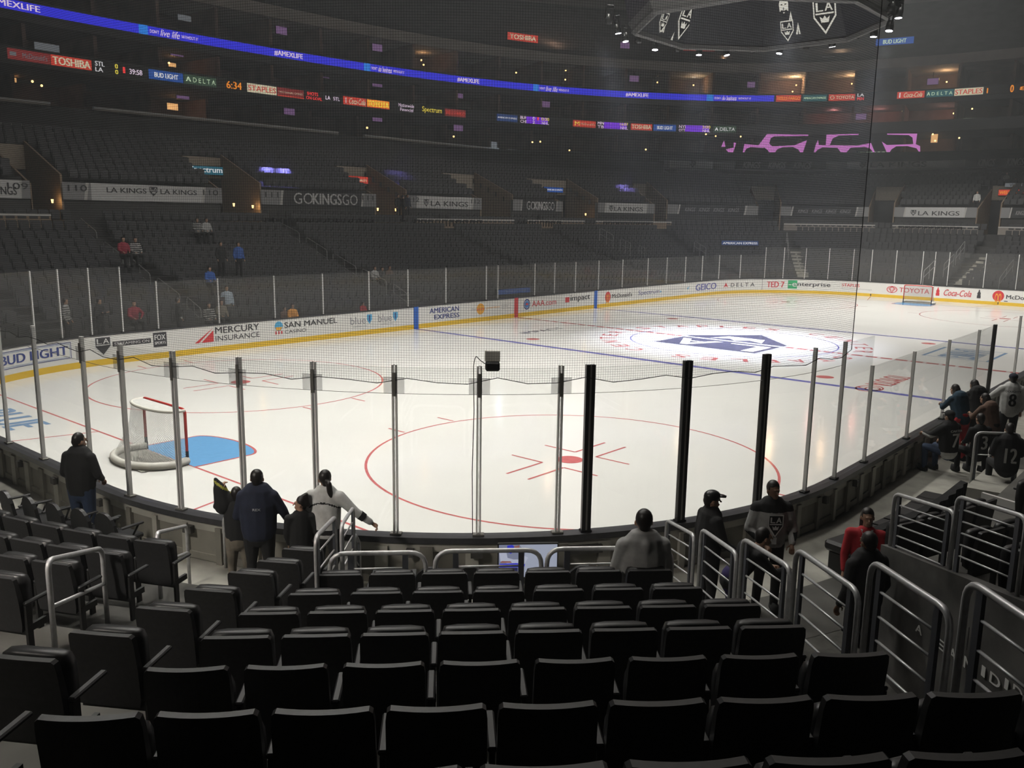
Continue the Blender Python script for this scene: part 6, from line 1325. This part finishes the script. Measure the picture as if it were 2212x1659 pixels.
person('spectator in a black and white jersey between the seats at the right edge', place(2186, 912, 1.85, .5), 30, 1.75, 'c_black', 'c_black', dict(), SIT, extra=jersey_num('12', None, 'c_white', .2), fat=1.2, loose=.03, hair='short')
person('curly-haired spectator in dark clothes behind the seated jersey fan', place(2150, 868, 1.9, .45), 60, 1.7, 'c_brown', 'c_black', LEAN, hair='long', fat=1.2)
person('spectator in a black jersey with white numbers half hidden by the rail', place(2122, 905, 1.6, .42), 50, 1.7, 'c_black', 'c_black', dict(), SIT, extra=jersey_num('3', None, 'c_white', .12), fat=1.1, hair='short')
# --- far people
def fp(label, x, y, D, fl=None, H=1.72, top='c_black', legs='c_black', base=STAND, yaw=None, hat=None, pose=None, ztop=None, stripes=None, paintf=None):
    cv = Curve(rr(D)); u, z = cv.hit(x, y); p, t, n = cv.at(u); hgt_ = (1.72 if base is STAND else 1.30)*H/1.75; person(label, (p.x, p.y, z-hgt_), math.degrees(math.atan2(n.y, n.x)) if yaw is None else yaw, H, top, legs, pose, base, 0, 'short', hat, 'skin', .028, 1.1, group=None, fine=False, stripes=stripes, paintf=paintf)
STRIPE = lambda c, P: 1 if (c.z*12) % 1 < .35 else 0
fp('fan in a grey striped jersey standing behind the far left glass', 140, 645, 1.3, top='c_silver', stripes=['c_black'], paintf=STRIPE, yaw=-40)
fp('person in dark clothes with folded arms behind the far left glass', 213, 645, 1.3, top='c_black', yaw=-60, pose=dict(wl=(.1,.2,1.2), wr=(-.1,.22,1.2)))
fp('seated person in brown leaning on one arm behind the far glass', 287, 650, 1.4, top='c_maroon', base=SIT, pose=dict(el=(-.35,.05,.8)))
fp('fan in a black jersey numbered 12 standing behind the far glass', 383, 643, 1.3, top='c_black', yaw=-20, stripes=['c_white'], paintf=lambda c, P: 1 if c.z < .98 and abs(c.x) > .2 else 0)
fp('seated fan in a black and white jersey above the insurance lettering', 449, 654, 1.3, top='c_black', base=SIT, stripes=['c_white'], paintf=STRIPE)
fp('seated person in tan just left of the light blue shirt', 476, 648, 1.6, top='c_khaki', base=SIT)
fp('person in a light blue shirt standing behind the tan one', 489, 618, 2.6, top='c_pale', legs='c_khaki', yaw=-110)
fp('seated fan in a bright orange shirt behind the far glass', 630, 656, 1.0, top='c_orange', base=SIT)
fp('child in red and white low behind the far glass', 783, 652, .9, H=1.3, top='c_red', base=SIT)
fp('person with raised arm beside the orange shirt', 613, 663, 1.1, H=1.4, top='c_brown', base=SIT)
fp('left one of three fans sitting above the far glass', 808, 575, 5.2, top='c_silver', base=SIT)
fp('middle one of three fans sitting above the far glass, in black', 824, 577, 5.2, top='c_black', base=SIT)
fp('right one of three fans above the far glass, in orange', 840, 574, 5.0, top='c_brown', base=SIT)
fp('seated person in a dark red hoodie in the left stand', 264, 512, 6.6, top='c_maroon', base=SIT)
fp('seated fan in a black and white jersey beside the red hoodie', 290, 513, 6.6, top='c_black', base=SIT, stripes=['c_white'], paintf=STRIPE)
fp('seated fan high in the left stand, left of a pair', 424, 471, 10.3, top='c_black', base=SIT, stripes=['c_white'], paintf=STRIPE)
fp('seated fan high in the left stand, right of a pair', 444, 471, 10.3, top='c_silver', base=SIT)
fp('person in black standing in the left stand rows', 476, 522, 5.8, top='c_black')
fp('fan in a blue jersey standing in the left stand rows', 514, 523, 5.6, top='c_blue', legs='c_black')
fp('bent person in bright blue just above the far glass', 451, 576, 3.4, H=1.6, top='c_blue', base=SIT)
fp('person at the top of the stairs, left of a dark group', 860, 420, 12.9, top='c_black')
fp('person at the top of the stairs, middle of a dark group', 870, 422, 12.6, top='c_black', yaw=-30)
fp('person at the top of the stairs, right of a dark group', 880, 420, 12.9, top='c_navy')
fp('person in white standing above the far right tunnel', 2112, 413, 13.8, top='c_white', legs='c_black')
fp('person in white near the lit red sign at the right', 2176, 372, 18.2, top='c_white', legs='c_black')
fp('seated person in black at the lit counter on the right', 2195, 385, 18.0, top='c_black', base=SIT)
# ================================================================ AIR
def haze(lo, hi, dens):
    m = bpy.data.materials.new('arena_haze'); m.use_nodes = True; nt = m.node_tree; nt.nodes.clear()
    o = nt.nodes.new('ShaderNodeOutputMaterial'); v = nt.nodes.new('ShaderNodeVolumeScatter'); v.inputs['Density'].default_value = dens; v.inputs['Color'].default_value = (.92,.96,1,1); v.inputs['Anisotropy'].default_value = .2
    nt.links.new(v.outputs[0], o.inputs['Volume']); M['arena_haze'] = m
    mb = MB(); mb.box(lo, hi, 'arena_haze'); h = mb.build('haze'); tag(h, 'thin haze hanging in the arena air', 'haze', kind='stuff'); return h
haze((-60, -32, .02), (75, 62, 36), .0015)
SC.cycles.volume_bounces = 0; SC.cycles.volume_max_steps = 64
